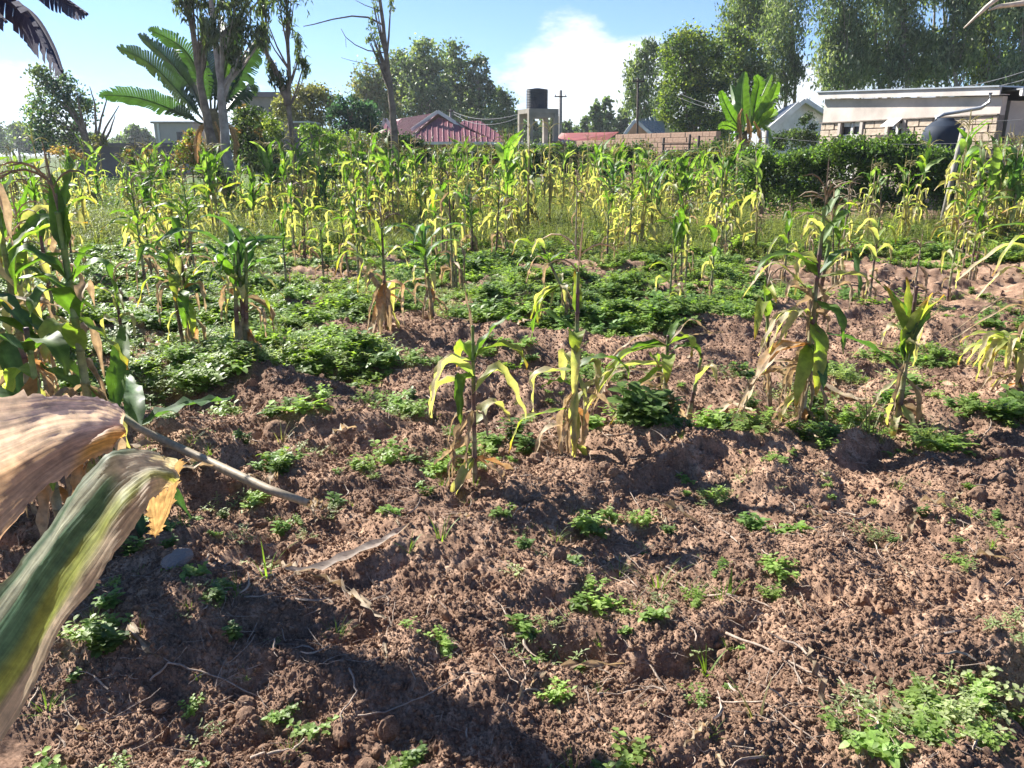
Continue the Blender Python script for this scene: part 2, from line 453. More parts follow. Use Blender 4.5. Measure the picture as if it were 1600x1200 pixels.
def leaf_arrays(L, W, el, droop, kind='g', seed=0, segs=12, sway=0.0, twist=0.0, fold=0.35, wav=0.02, pw=1.4, tat=0.0, C=None):
    """a maize blade: V-folded strip that leaves the stalk along +X, rises at angle el and bends over by droop"""
    r_ = np.random.RandomState(seed)
    W = W * 1.08
    nc = 5
    s = np.linspace(0, 1, segs + 1)
    th = el - droop * s ** pw
    if kind in 'wdo' or r_.rand() < (.40 if kind in 'y' else .34):     # broken over sharply at one place
        kb = 0.28 + 0.38 * r_.rand(); kw = .05 + .05 * r_.rand()
        tot = max(droop, el + 1.25) if kind in 'gby' and droop > 1.6 else droop
        th = el - tot * (0.28 * s + 0.72 * sstep(kb - kw, kb + kw, s))
    th = np.maximum(th, -1.53)
    ph = sway * s ** 1.5 + 0.10 * np.sin(s * 5 + r_.rand() * 6)
    dl = L / segs
    dx = np.cos(th) * np.cos(ph); dy = np.cos(th) * np.sin(ph); dz = np.sin(th)
    P = np.zeros((segs + 1, 3))
    P[1:, 0] = np.cumsum((dx[1:] + dx[:-1]) / 2) * dl
    P[1:, 1] = np.cumsum((dy[1:] + dy[:-1]) / 2) * dl
    P[1:, 2] = np.cumsum((dz[1:] + dz[:-1]) / 2) * dl
    T = np.c_[dx, dy, dz]
    side = np.cross(np.array([0, 0, 1.0]), T); side /= np.maximum(np.linalg.norm(side, axis=1), 1e-6)[:, None]
    flip = side[:, 1] < 0
    side[flip] *= -1
    nrm = np.cross(T, side)
    tw = twist * s ** 1.3 + 0.15 * np.sin(s * 7 + r_.rand() * 6)
    S2 = side * np.cos(tw)[:, None] + nrm * np.sin(tw)[:, None]
    N2 = -side * np.sin(tw)[:, None] + nrm * np.cos(tw)[:, None]
    w = W / 2 * (0.35 + 0.65 * sstep(0, 0.22, s)) * np.power(np.clip(1 - s ** 2.3, 0, 1), 0.8)
    w[-1] = 0.002
    if kind == 'd': w = w * (0.55 + 0.3 * np.sin(s * 9 + r_.rand() * 6) ** 2)
    fo = fold * (1.6 if kind == 'd' else 1.0) * (1 + 0.4 * np.sin(s * 6 + r_.rand() * 6))
    q = np.linspace(-1, 1, nc)
    ph1, ph2 = r_.rand(2) * 6
    V = np.zeros((segs + 1, nc, 3)); Cc = np.zeros((segs + 1, nc, 3))
    for j in range(nc):
        a = abs(q[j])
        wv = wav * a * a * np.sin(s * (22 + 5 * r_.rand()) + (ph1 if q[j] < 0 else ph2)) * sstep(0, .15, s)
        ww = w * q[j]
        if tat and a > 0.9: ww = ww * (1 - tat * r_.rand(segs + 1))
        V[:, j] = P + S2 * (ww * math.cos(0.2))[:, None] + N2 * (w * fo * a + wv)[:, None]
        e = a ** 2
        rn = r_.rand(segs + 1)[:, None]
        S_ = s[:, None]
        if kind == 'g': c = GR * (1 - .25 * rn) * (1 - sstep(.75, 1, S_)) + sstep(.75, 1, S_) * (YG * .8); c = c * (1 + (.5 if a < .1 else 0))
        elif kind == 'b': c = BG * (1.1 - .3 * rn) + 0 * S_; c = c * (1 + (.6 if a < .1 else 0))
        elif kind == 'y': t = sstep(.3, 1.0, S_ + .25 * e); c = YG * (1 - t) + YE * t; t2 = sstep(.85, 1.05, S_ + .1 * e); c = c * (1 - t2) + ORG * t2
        elif kind == 'o': t = sstep(.0, .8, S_ + .3 * (rn - .5)); c = ORG * (1 - t) + TAN * t
        elif kind == 'w': t = sstep(.1, .75, S_ + .35 * e + .2 * (rn - .5)); c = (PAL * .8) * (1 - t) + TAN * t
        else: c = TAN * (0.6 + .6 * rn) * (1 - .2 * e) + 0 * S_; c = c * .75 + .25 * BRN
        Cc[:, j] = c
    V = V.reshape(-1, 3); Cc = Cc.reshape(-1, 3)
    F = [(i * nc + j, i * nc + j + 1, (i + 1) * nc + j + 1, (i + 1) * nc + j) for i in range(segs) for j in range(nc - 1)]
    return V, F, Cc

def leaf_mesh(name='leaf', mat=None, kind='g', **k):
    V, F, C = leaf_arrays(kind=kind, **k)
    return MB().add(V, F, C).mesh(name, mat or (DRY if kind in 'do' else MAIZE), True)

LIB = {}
def build_lib():
    r_ = random.Random(5)
    for kind, n in (('g', 16), ('b', 8), ('y', 16), ('w', 14), ('d', 14), ('o', 6)):
        LIB[kind] = []
        for k in range(n):
            if kind in 'gb': a = dict(L=r_.uniform(.38, .62), W=r_.uniform(.06, .09), el=r_.uniform(.8, 1.35), droop=r_.uniform(.9, 2.4), sway=r_.uniform(-.8, .8), twist=r_.uniform(-1.0, 1.0), fold=r_.uniform(.2, .45), wav=.008)
            elif kind == 'y': a = dict(L=r_.uniform(.32, .52), W=r_.uniform(.055, .085), el=r_.uniform(.5, 1.25), droop=r_.uniform(1.0, 2.5), sway=r_.uniform(-.8, .8), twist=r_.uniform(-1.2, 1.2), fold=r_.uniform(.3, .6), wav=.008)
            elif kind == 'w': a = dict(L=r_.uniform(.3, .5), W=r_.uniform(.05, .08), el=r_.uniform(.3, 1.2), droop=r_.uniform(1.8, 2.7), sway=r_.uniform(-.6, .6), twist=r_.uniform(-1.4, 1.4), fold=r_.uniform(.5, .9), wav=.01, tat=.3)
            else: a = dict(L=r_.uniform(.28, .5), W=r_.uniform(.045, .075), el=r_.uniform(-1.1, .5), droop=r_.uniform(1.0, 2.2), sway=r_.uniform(-.6, .6), twist=r_.uniform(-2.5, 2.5), fold=r_.uniform(.5, 1.0), wav=.012, tat=.5)
            LIB[kind].append((a, leaf_mesh('leaf', None, kind, seed=k * 7 + ord(kind), **a)))
build_lib()

def stalk_curve(h, lean, az, bow, n=11):
    s = np.linspace(0, 1, n)
    hx = lean * s + bow * s * s
    return np.c_[hx * math.cos(az), hx * math.sin(az), s * h]
def stalk_arrays(mb, pts, r0, r1, seed, dry):
    r_ = np.random.RandomState(seed)
    k = len(pts); P = []; Rr = []; C = []
    for i in range(k):
        s = i / (k - 1)
        base = TAN * .62 + GRY * .1
        top = GR * 1.25 if dry < .5 else TAN * .8
        c = base * (1 - s) + top * s
        if dry < .5 and r_.rand() < .3: c = MAU * .45
        rr = r0 * (1 - s) + r1 * s
        p = Vector(pts[i])
        nxt = Vector(pts[min(i + 1, k - 1)]) - Vector(pts[max(i - 1, 0)]); nxt.normalize()
        P += [p - nxt * .006, p, p + nxt * .008]; Rr += [rr, rr * 1.22, rr]; C += [c * .9, c * .6, c * 1.05]
    mb.tube(P, Rr, 8, C=np.array(C))
def tassel_arrays(mb, seed, L=.22, n=7, col=None):
    r_ = random.Random(seed); col = TAN * .75 if col is None else col
    for k in range(n):
        az = r_.uniform(0, 6.28); el = r_.uniform(.7, 1.35) if k else 1.5
        l = L * (1.15 if k == 0 else r_.uniform(.6, 1)); z0 = 0 if k == 0 else r_.uniform(0, L * .45)
        pts = []
        for i in range(6):
            s = i / 5; e = el - .7 * s * s * (k > 0)
            pts.append((math.cos(az) * l * s * math.cos(e), math.sin(az) * l * s * math.cos(e), z0 + l * s * math.sin(e)))
        mb.tube(pts, [.0022, .004, .0048, .0045, .004, .0015], 4, C=col * r_.uniform(.7, 1.2), cap=False)
def ear_arrays(mb, seed, C=None):
    C = TAN * .8 if C is None else C
    pts = [(0, 0, 0), (.02, 0, .03), (.035, 0, .09), (.045, 0, .15), (.05, 0, .2), (.052, 0, .225)]
    mb.tube(pts, [.012, .022, .027, .023, .012, .004], 8, C=C)
    for k in range(5):
        V, F, Cc = leaf_arrays(.1, .02, 1.2, .8 + k * .2, 'd', seed + k, 5)
        M = Matrix.Translation((.05, 0, .18)) @ Matrix.Rotation(k * 1.3, 4, 'Z')
        mb.add(V, F, Cc, M)

MIX = {  # kinds from the lowest leaf up
    'fresh': 'ddwyggggg', 'yellow': 'dddwwygyg', 'wilted': 'dddwwwywd', 'dry': 'dddddwddd', 'dark': 'dwgbbbbbb', 'mixed': 'dddwwgwgg',
}
def pick(lib_kind, r_): return r_.choice(LIB[lib_kind])

def maize(x, y, h, state='mixed', seed=0, lean=0.0, az=0.0, bow=0.0, nl=9, az0=None, lo=0.22, tassel=True, ear=0, label='', group=None,
          extra=(), lscale=1.0, stalks=1, name='maize_plant', r0=.013, hi=0.95):
    """one maize plant: an empty at its foot, a stalk, its leaves, tassel and ears as parts"""
    r_ = random.Random(seed * 13 + 5)
    root = empty(name, (x, y, gz(x, y) - .02))
    tag(root, label, 'maize plant', group)
    az0 = r_.uniform(0, 3.14) if az0 is None else az0
    kinds = MIX[state]
    for q in range(stalks):
        dx, dy = (0, 0) if q == 0 else (r_.uniform(-.07, .07), r_.uniform(-.05, .05))
        hh = h * (1 if q == 0 else r_.uniform(.7, .92))
        pts = stalk_curve(hh * .86, lean + (0 if q == 0 else r_.uniform(-.1, .1)), az, bow)
        pts[:, 0] += dx; pts[:, 1] += dy
        mb = MB(); stalk_arrays(mb, pts, r0 * 1.25, r0 * .6, seed, 0.9 if state == 'dry' else .3)
        mb.build('stalk', STALK, root, True)
        n = nl if q == 0 else max(4, nl - 3)
        for i in range(n):
            f = lo + (hi - lo) * i / max(n - 1, 1)
            kd = kinds[min(len(kinds) - 1, int(i / n * len(kinds)))]
            a, me = pick(kd, r_)
            t = f * (len(pts) - 1); i0 = min(int(t), len(pts) - 2); p = pts[i0] * (1 - t + i0) + pts[i0 + 1] * (t - i0)
            up = 0 if i < n * .6 else r_.uniform(-.05, .25)
            sc = lscale * r_.uniform(.8, 1.12) * (0.72 if i > n * .8 else 1) * min(1.15, .45 + h * .5)
            link('leaf', me, root, loc=tuple(p), rot=(0, -up * .5, az0 + math.pi * i + r_.uniform(-.55, .55)), scl=sc)
        if tassel and (q == 0 or r_.random() < .6):
            mb = MB(); tassel_arrays(mb, seed + q, .2 * min(1.2, h + .1), r_.randint(5, 9), TAN * r_.uniform(.5, .9))
            link('tassel', mb.mesh('tassel', DRY), root, loc=tuple(pts[-1]))
    for k in range(ear):
        mb = MB(); ear_arrays(mb, seed + k); f = .42 + .1 * k
        p = pts[int(f * 10)]
        link('ear', mb.mesh('ear', DRY, True), root, loc=tuple(p), rot=(r_.uniform(-.2, .2), r_.uniform(.1, .5), r_.uniform(0, 6.28)))
    for e in extra:      # hand-set leaves: (height fraction, azimuth degrees, kind, dict)
        f, azd, kd, kw = e
        p = stalk_curve(h * .86, lean, az, bow)[int(f * 10)]
        base = dict(L=.5, W=.07, el=.8, droop=1.8, sway=0, twist=0, fold=.35, wav=.008)
        base.update(kw)
        me = leaf_mesh('leaf', None, kd, seed=seed * 3 + int(azd) + int(f * 100), segs=16, **base)
        link('leaf', me, root, loc=tuple(p), rot=(0, 0, R(azd)))
    return root

def near_maize():
    # leaf azimuths: 0 = to the right, 90 = away, 180 = to the left, 270 = towards the viewer
    def M(px, py, top, state, label, **k):
        rr = random.Random(px)
        if py > 480:
            k['extra'] = list(k.get('extra', ())) + [(rr.uniform(.12, .55), rr.uniform(0, 360), rr.choice('ddwdo'), dict(L=rr.uniform(.22, .42), W=rr.uniform(.035, .06), el=rr.uniform(-1.3, -.3), droop=rr.uniform(.3, 1.2), twist=rr.uniform(-2, 2), fold=.8)) for _ in range(9)] + [(rr.uniform(.4, .8), rr.uniform(0, 360), rr.choice('wwdd'), dict(L=rr.uniform(.25, .45), W=rr.uniform(.05, .075), el=rr.uniform(.2, 1.0), droop=rr.uniform(1.8, 2.6), twist=rr.uniform(-1, 1), fold=.5)) for _ in range(3)]
        p = gnd(px, py, 0.02)
        t = at(px, top, p.y)
        maize(p.x, p.y, max(.3, t.z), state, label=label, **k)
    # centre row, nearest
    M(742, 752, 462, 'wilted', 'short wilted maize plant with pale folded leaves on a thin bare stem, nearest at centre', seed=1, nl=0, tassel=False, r0=.011,
      extra=[(.82, 200, 'w', dict(L=.33, W=.06, el=.2, droop=1.5, fold=.7)), (.86, 130, 'y', dict(L=.26, W=.075, el=1.1, droop=2.4)), (.84, 20, 'g', dict(L=.34, W=.05, el=1.0, droop=.5, fold=.6)),
             (.8, -10, 'y', dict(L=.34, W=.06, el=.9, droop=2.5, fold=.6)), (.95, 115, 'd', dict(L=.3, W=.02, el=1.4, droop=.3)), (.78, 160, 'w', dict(L=.36, W=.06, el=-.2, droop=1.2, fold=.8)),
             (.55, 300, 'd', dict(L=.22, W=.03, el=.2, droop=1.6)), (.5, 180, 'd', dict(L=.3, W=.035, el=-.3, droop=1.2)), (.3, 200, 'd', dict(L=.26, W=.05, el=.3, droop=2.2)),
             (.22, 340, 'o', dict(L=.25, W=.045, el=-.3, droop=1.4)), (.75, 250, 'g', dict(L=.34, W=.055, el=.3, droop=1.9, fold=.7)), (.2, 190, 'd', dict(L=.3, W=.04, el=.1, droop=1.8))])
    M(897, 702, 360, 'mixed', 'maize plant with bare tassel, purple brown stem and pale leaf hanging left, at centre', seed=2, nl=0, r0=.014, tassel=True,
      extra=[(.72, 265, 'y', dict(L=.2, W=.085, el=.2, droop=2.0)), (.72, 165, 'g', dict(L=.4, W=.05, el=.7, droop=2.2)), (.5, 185, 'w', dict(L=.42, W=.09, el=.1, droop=1.9)),
             (.55, 10, 'w', dict(L=.3, W=.08, el=.7, droop=2.5)), (.58, 0, 'g', dict(L=.36, W=.075, el=.8, droop=2.3)), (.45, 200, 'g', dict(L=.22, W=.045, el=.8, droop=1.6)), (.8, 100, 'y', dict(L=.22, W=.05, el=1.4, droop=.4)),
             (.28, 195, 'd', dict(L=.5, W=.055, el=.1, droop=1.6)), (.3, 180, 'y', dict(L=.5, W=.03, el=-.1, droop=1.2)), (.35, 230, 'o', dict(L=.35, W=.03, el=-.8, droop=.8)), (.34, 20, 'w', dict(L=.3, W=.05, el=1.1, droop=.6))])
    M(1036, 664, 500, 'wilted', 'low maize plant with many yellow and straw leaves raked down to the left', seed=3, nl=0, tassel=False, stalks=2,
      extra=[(.95, 190, 'g', dict(L=.42, W=.05, el=.2, droop=1.3, fold=.7)), (.9, 200, 'y', dict(L=.62, W=.06, el=.0, droop=1.0, fold=.6)), (.75, 195, 'w', dict(L=.66, W=.05, el=.1, droop=1.2, fold=.8)), (.7, 215, 'y', dict(L=.55, W=.04, el=-.2, droop=1.0)),
             (.8, 260, 'y', dict(L=.3, W=.08, el=.2, droop=2.2)), (.9, 60, 'g', dict(L=.35, W=.045, el=.8, droop=1.2)), (.85, 350, 'g', dict(L=.25, W=.06, el=.9, droop=2.4)), (.9, 30, 'd', dict(L=.42, W=.025, el=.9, droop=1.6)), (.6, 180, 'd', dict(L=.6, W=.04, el=.2, droop=1.4)),
             (.6, 205, 'd', dict(L=.55, W=.05, el=-.1, droop=.9)), (.95, 170, 'd', dict(L=.4, W=.05, el=.5, droop=1.3)), (.95, 10, 'd', dict(L=.35, W=.02, el=.5, droop=.5)), (.5, 220, 'd', dict(L=.5, W=.045, el=-.1, droop=1.2)), (.9, 320, 'y', dict(L=.28, W=.06, el=.7, droop=2.5))])
    p = gnd(1072, 650, .02)
    maize(p.x, p.y, .55, 'wilted', label='small leaning maize stem with one yellow leaf, just right of the raked straw leaves', seed=31, nl=3, lean=.08, az=.3, tassel=False)
    M(1252, 660, 262, 'mixed', 'tallest near maize plant right of centre, green top, long dry leaves draped left', seed=4, nl=7, az0=.2, r0=.017, lo=.55, stalks=2, lscale=.72,
      extra=[(.42, 190, 'o', dict(L=.62, W=.10, el=-.1, droop=1.2, fold=.5)), (.4, 200, 'd', dict(L=.72, W=.06, el=.1, droop=1.2)), (.35, 180, 'd', dict(L=.65, W=.05, el=.2, droop=1.5)), (.3, 195, 'd', dict(L=.55, W=.05, el=0, droop=1.2)),
             (.55, 185, 'w', dict(L=.55, W=.055, el=.7, droop=2.2)), (.6, 170, 'w', dict(L=.6, W=.05, el=.9, droop=2.0)), (.5, 200, 'w', dict(L=.5, W=.05, el=.5, droop=1.7)), (.52, 270, 'y', dict(L=.45, W=.09, el=-.6, droop=.9)), (.48, 240, 'y', dict(L=.42, W=.09, el=-.5, droop=1)),
             (.45, 280, 'b', dict(L=.3, W=.08, el=-.5, droop=.9)), (.62, 300, 'g', dict(L=.4, W=.08, el=-.2, droop=1.2)), (.75, 190, 'g', dict(L=.5, W=.085, el=1.0, droop=2.5)), (.72, 0, 'b', dict(L=.55, W=.07, el=1.0, droop=2.5)),
             (.2, 150, 'd', dict(L=.35, W=.045, el=-.8, droop=.6)), (.35, 330, 'd', dict(L=.45, W=.05, el=-.9, droop=.5)), (.3, 240, 'd', dict(L=.45, W=.04, el=-1.0, droop=.4)), (.42, 120, 'd', dict(L=.45, W=.04, el=-.9, droop=.5)), (.6, 20, 'd', dict(L=.4, W=.06, el=.6, droop=2.3))])
    p = gnd(1205, 640, .02)
    maize(p.x, p.y, .95, 'yellow', label='yellow leaved maize plant leaning behind the tallest near plant, its reddish tassel to the left', seed=41, nl=8, lean=-.1, az=.1, lo=.4)
    M(1403, 652, 392, 'yellow', 'maize plant with broad yellow green leaves in an upright bunch, right of the tallest', seed=5, nl=0, tassel=False, r0=.016,
      extra=[(.55, 180, 'y', dict(L=.5, W=.09, el=1.35, droop=.3, fold=.8)), (.55, 0, 'y', dict(L=.42, W=.09, el=1.42, droop=.2, fold=.8)), (.5, 270, 'y', dict(L=.42, W=.10, el=1.35, droop=.3, fold=.8)), (.52, 90, 'y', dict(L=.5, W=.09, el=1.4, droop=.25)),
             (.62, 150, 'g', dict(L=.5, W=.06, el=1.35, droop=.7)), (.45, 182, 'b', dict(L=.6, W=.075, el=.75, droop=.7, fold=.5)), (.5, 170, 'd', dict(L=.4, W=.05, el=.6, droop=1.6)), (.5, 290, 'b', dict(L=.35, W=.09, el=1.3, droop=.2, fold=.7)),
             (.2, 200, 'd', dict(L=.35, W=.04, el=.1, droop=1.2)), (.12, 240, 'w', dict(L=.25, W=.05, el=.2, droop=1.5)), (.6, 320, 'y', dict(L=.36, W=.08, el=1.3, droop=.4, fold=.8))])
    M(1598, 612, 528, 'wilted', 'low pale yellow maize clump flopping onto the soil at the right edge', seed=6, nl=0, tassel=False, lean=-.1, r0=.016,
      extra=[(.9, 175 + 18 * ((k * 7) % 9 - 4), 'w' if k % 3 else 'y', dict(L=.34 + .03 * (k % 5), W=.06, el=.9 - .12 * (k % 6), droop=1.9 + .1 * (k % 4), fold=.6)) for k in range(14)] +
            [(.4, 180 + 9 * k, 'd', dict(L=.5, W=.03, el=.2, droop=1.3)) for k in range(5)])
    M(1618, 560, 250, 'mixed', 'tall maize plant cut by the right edge, long arching pale leaves reaching left', seed=7, nl=5, r0=.018, az0=1.3, lo=.5,
      extra=[(.62, 185, 'y', dict(L=.75, W=.075, el=.9, droop=1.9)), (.66, 175, 'w', dict(L=.85, W=.075, el=.7, droop=1.5)), (.75, 180, 'g', dict(L=.7, W=.08, el=.9, droop=1.7)), (.5, 180, 'w', dict(L=.7, W=.05, el=.6, droop=1.6)),
             (.4, 190, 'd', dict(L=.8, W=.035, el=.2, droop=.9)), (.3, 185, 'd', dict(L=.95, W=.04, el=.6, droop=1.3)), (.8, 160, 'y', dict(L=.5, W=.07, el=1.1, droop=1.8)), (.2, 200, 'd', dict(L=.8, W=.04, el=.2, droop=.9)), (.55, 250, 'w', dict(L=.4, W=.06, el=-.4, droop=1))])
    # left of centre
    M(388, 572, 345, 'dark', 'leafy maize plant with dark upright stems and fanned green leaves, left of centre', seed=8, nl=5, stalks=3, r0=.018, lo=.55, tassel=False,
      extra=[(.62, 160, 'b', dict(L=.5, W=.09, el=1.2, droop=1.1)), (.6, 180, 'g', dict(L=.55, W=.085, el=1.15, droop=1.6)), (.7, 200, 'y', dict(L=.4, W=.07, el=1.0, droop=2.3)), (.7, 120, 'b', dict(L=.5, W=.08, el=1.3, droop=.8)), (.6, 20, 'b', dict(L=.5, W=.08, el=1.2, droop=1.0)),
             (.62, 0, 'w', dict(L=.5, W=.05, el=1.2, droop=2.2)), (.55, 350, 'y', dict(L=.45, W=.06, el=.9, droop=2.4)), (.4, 330, 'd', dict(L=.4, W=.05, el=.5, droop=2.2)), (.35, 200, 'd', dict(L=.5, W=.05, el=-.9, droop=.5)), (.3, 20, 'd', dict(L=.45, W=.05, el=-1.0, droop=.4)), (.45, 260, 'd', dict(L=.45, W=.05, el=-1.0, droop=.4)),
             (.5, 170, 'o', dict(L=.4, W=.06, el=.8, droop=2.4))])
    M(300, 548, 330, 'yellow', 'yellow green maize plant with bright lit leaves, left beside the dark stemmed plant', seed=9, nl=3, r0=.014, lo=.7, stalks=2, tassel=False,
      extra=[(.75, 180, 'g', dict(L=.55, W=.065, el=.8, droop=.9)), (.72, 165, 'y', dict(L=.5, W=.06, el=1.1, droop=1.0)), (.6, 180, 'y', dict(L=.55, W=.05, el=.5, droop=1.7)), (.7, 265, 'y', dict(L=.35, W=.1, el=.3, droop=2.0)), (.65, 280, 'g', dict(L=.4, W=.09, el=-.2, droop=1.4)),
             (.6, 0, 'y', dict(L=.4, W=.08, el=1.1, droop=2.2)), (.62, 340, 'o', dict(L=.4, W=.06, el=.5, droop=2.2)), (.5, 300, 'y', dict(L=.35, W=.09, el=-.4, droop=1.1)), (.5, 200, 'w', dict(L=.4, W=.05, el=-.7, droop=.8))])
    M(604, 520, 330, 'yellow', 'maize plant with a skirt of dry orange leaves and yellow leaves arching left, centre left', seed=10, nl=0, r0=.016,
      extra=[(.62, 180, 'y', dict(L=.62, W=.06, el=.7, droop=2.0)), (.6, 190, 'y', dict(L=.5, W=.05, el=.9, droop=2.4)), (.7, 170, 'y', dict(L=.4, W=.06, el=1.3, droop=1.5)), (.75, 200, 'g', dict(L=.35, W=.07, el=1.3, droop=2.2)), (.85, 150, 'y', dict(L=.35, W=.07, el=1.4, droop=.6)), (.9, 30, 'g', dict(L=.4, W=.06, el=1.0, droop=2.2)),
             (.5, 260, 'o', dict(L=.5, W=.09, el=-1.0, droop=.5)), (.48, 230, 'o', dict(L=.55, W=.08, el=-1.0, droop=.4)), (.5, 300, 'd', dict(L=.45, W=.08, el=-1.1, droop=.4)), (.52, 200, 'd', dict(L=.55, W=.07, el=-1.0, droop=.4)), (.5, 340, 'o', dict(L=.4, W=.07, el=.1, droop=2.2)), (.46, 10, 'o', dict(L=.4, W=.07, el=-.4, droop=1.2)),
             (.4, 20, 'd', dict(L=.5, W=.06, el=.3, droop=1.2)), (.7, 0, 'w', dict(L=.4, W=.06, el=.9, droop=2.3)), (.6, 215, 'w', dict(L=.4, W=.06, el=.8, droop=2.4))], ear=1)
    M(678, 498, 330, 'dark', 'bluish green maize plant leaning left over its bent dry stem, beside the orange skirted plant', seed=11, nl=4, az=2.9, lean=.1, lo=.6, r0=.016, tassel=False, stalks=1,
      extra=[(.8, 170, 'b', dict(L=.5, W=.085, el=1.1, droop=1.6)), (.7, 180, 'b', dict(L=.5, W=.08, el=.6, droop=1.0)), (.75, 20, 'b', dict(L=.5, W=.08, el=1.0, droop=1.8)), (.8, 0, 'b', dict(L=.55, W=.075, el=1.1, droop=1.6)), (.6, 200, 'b', dict(L=.45, W=.075, el=.4, droop=.9)), (.65, 340, 'b', dict(L=.4, W=.07, el=.9, droop=2.4)),
             (.5, 180, 'd', dict(L=.45, W=.05, el=-.1, droop=1.1)), (.4, 250, 'd', dict(L=.4, W=.05, el=-.9, droop=.5))])
    M(903, 500, 365, 'yellow', 'maize plant leaning hard left, leaves swept down like a skirt, behind the tassel stem', seed=12, nl=2, az=3.1, lean=.35, r0=.015, lo=.8, tassel=False,
      extra=[(.55, 180 + 15 * (k % 5 - 2), 'wyw'[k % 3], dict(L=.5, W=.07, el=-.4 - .1 * (k % 3), droop=1.1, fold=.6)) for k in range(8)] +
            [(.9, 180, 'y', dict(L=.45, W=.1, el=.7, droop=2.0)), (.85, 200, 'g', dict(L=.4, W=.08, el=.8, droop=2.1)), (.8, 0, 'g', dict(L=.4, W=.06, el=.8, droop=2.4)), (.8, 170, 'd', dict(L=.4, W=.05, el=.5, droop=1.9))])
    M(1046, 482, 385, 'wilted', 'pale maize plant with thin straw coloured leaves arching both ways, beyond the low raked one', seed=13, nl=8, lscale=.9)
    M(1110, 470, 330, 'mixed', 'slim maize plant with grey green leaves beside the pale arching one, right of centre', seed=14, nl=9)
    M(1310, 445, 268, 'dry', 'bare dark maize stem standing behind the tallest near plant, almost leafless', seed=15, nl=3, lscale=.5, r0=.012)
    M(1358, 470, 315, 'wilted', 'straw coloured maize plant behind the tight yellow bunch, leaves bleached', seed=16, nl=9)
    M(1480, 470, 330, 'wilted', 'bleached maize plant with drooping leaves left of the arching edge plant', seed=17, nl=8)
    M(1425, 480, 355, 'dry', 'dry pale maize stalk with tassel immediately right of the tight yellow bunch', seed=18, nl=6)
    M(948, 418, 300, 'yellow', 'narrow maize plant with leaves folded down its stem, first of two beyond the centre soil', seed=19, nl=8, lscale=.8)
    M(983, 402, 245, 'yellow', 'tall bright yellow maize plant, second of two beyond the centre soil', seed=20, nl=9)
    M(899, 405, 262, 'dry', 'thin dark bare maize stem with grey tassel beyond the centre weeds', seed=21, nl=4, lscale=.6)
    M(448, 450, 330, 'fresh', 'small fresh green maize plant standing alone in weeds, right of the dark stemmed plant', seed=22, nl=8, tassel=False)
    M(506, 440, 348, 'yellow', 'short yellow maize plant in the weeds between the fresh green one and orange skirted plant', seed=23, nl=8, tassel=False)
    M(462, 415, 280, 'mixed', 'two toned maize plant, yellow below with pale stem, behind the small fresh green one', seed=24, nl=8)
    M(738, 400, 300, 'yellow', 'maize plant with a thick brown trunk of dry leaves and yellow leaves falling around it', seed=25, nl=10, stalks=2, r0=.018)
    M(790, 400, 300, 'wilted', 'straw maize plant right next to the thick brown trunked one', seed=26, nl=9)
    M(1125, 400, 300, 'mixed', 'forked grey green maize plant in the middle distance, right of centre', seed=27, nl=8, stalks=2)
    M(580, 395, 265, 'mixed', 'maize plant with cream tassel just behind the orange skirted one', seed=28, nl=9)
    # left cluster
    M(165, 800, 205, 'fresh', 'tall broad leaved maize plant with purple black husk, in the left cluster', seed=50, nl=0, r0=.019,
      extra=[(.68, 255, 'y', dict(L=.34, W=.13, el=1.2, droop=2.4, fold=.15)), (.74, 262, 'g', dict(L=.36, W=.12, el=1.3, droop=2.7, fold=.2)), (.8, 200, 'g', dict(L=.4, W=.1, el=1.0, droop=2.6)), (.82, 20, 'g', dict(L=.36, W=.09, el=.8, droop=2.4)), (.7, 10, 'y', dict(L=.3, W=.07, el=-.6, droop=.8)),
             (.6, 170, 'g', dict(L=.55, W=.09, el=.4, droop=-.5)), (.9, 60, 'g', dict(L=.34, W=.09, el=1.4, droop=.2)), (.5, 190, 'g', dict(L=.5, W=.09, el=.9, droop=.4)), (.42, 300, 'y', dict(L=.3, W=.1, el=.4, droop=2.2)), (.42, 330, 'o', dict(L=.42, W=.07, el=.2, droop=1.9)), (.38, 250, 'o', dict(L=.5, W=.08, el=-.8, droop=.7)),
             (.35, 200, 'o', dict(L=.55, W=.07, el=-.4, droop=.9)), (.3, 280, 'w', dict(L=.4, W=.06, el=-.9, droop=.6)), (.9, 120, 'g', dict(L=.3, W=.07, el=1.45, droop=.2)), (.25, 320, 'b', dict(L=.5, W=.1, el=-.1, droop=.9)), (.3, 350, 'b', dict(L=.55, W=.1, el=-.3, droop=.8)), (.55, 20, 'w', dict(L=.4, W=.08, el=-.9, droop=.6))])
    M(100, 850, 450, 'fresh', 'half height maize plant with curled bluish leaves before the purple husked one, left cluster', seed=51, nl=0, r0=.016, tassel=False,
      extra=[(.95, 200, 'b', dict(L=.35, W=.1, el=.8, droop=2.6)), (.95, 330, 'g', dict(L=.33, W=.1, el=.9, droop=2.8)), (.6, 260, 'y', dict(L=.45, W=.12, el=.7, droop=2.4, fold=.15)), (.6, 185, 'b', dict(L=.5, W=.1, el=.9, droop=2.2)), (.65, 300, 'g', dict(L=.4, W=.09, el=.3, droop=2)), (.85, 280, 'o', dict(L=.5, W=.07, el=-.7, droop=.7)), (.5, 210, 'b', dict(L=.5, W=.08, el=.8, droop=2.3)), (.8, 160, 'y', dict(L=.3, W=.07, el=.4, droop=1.8))])
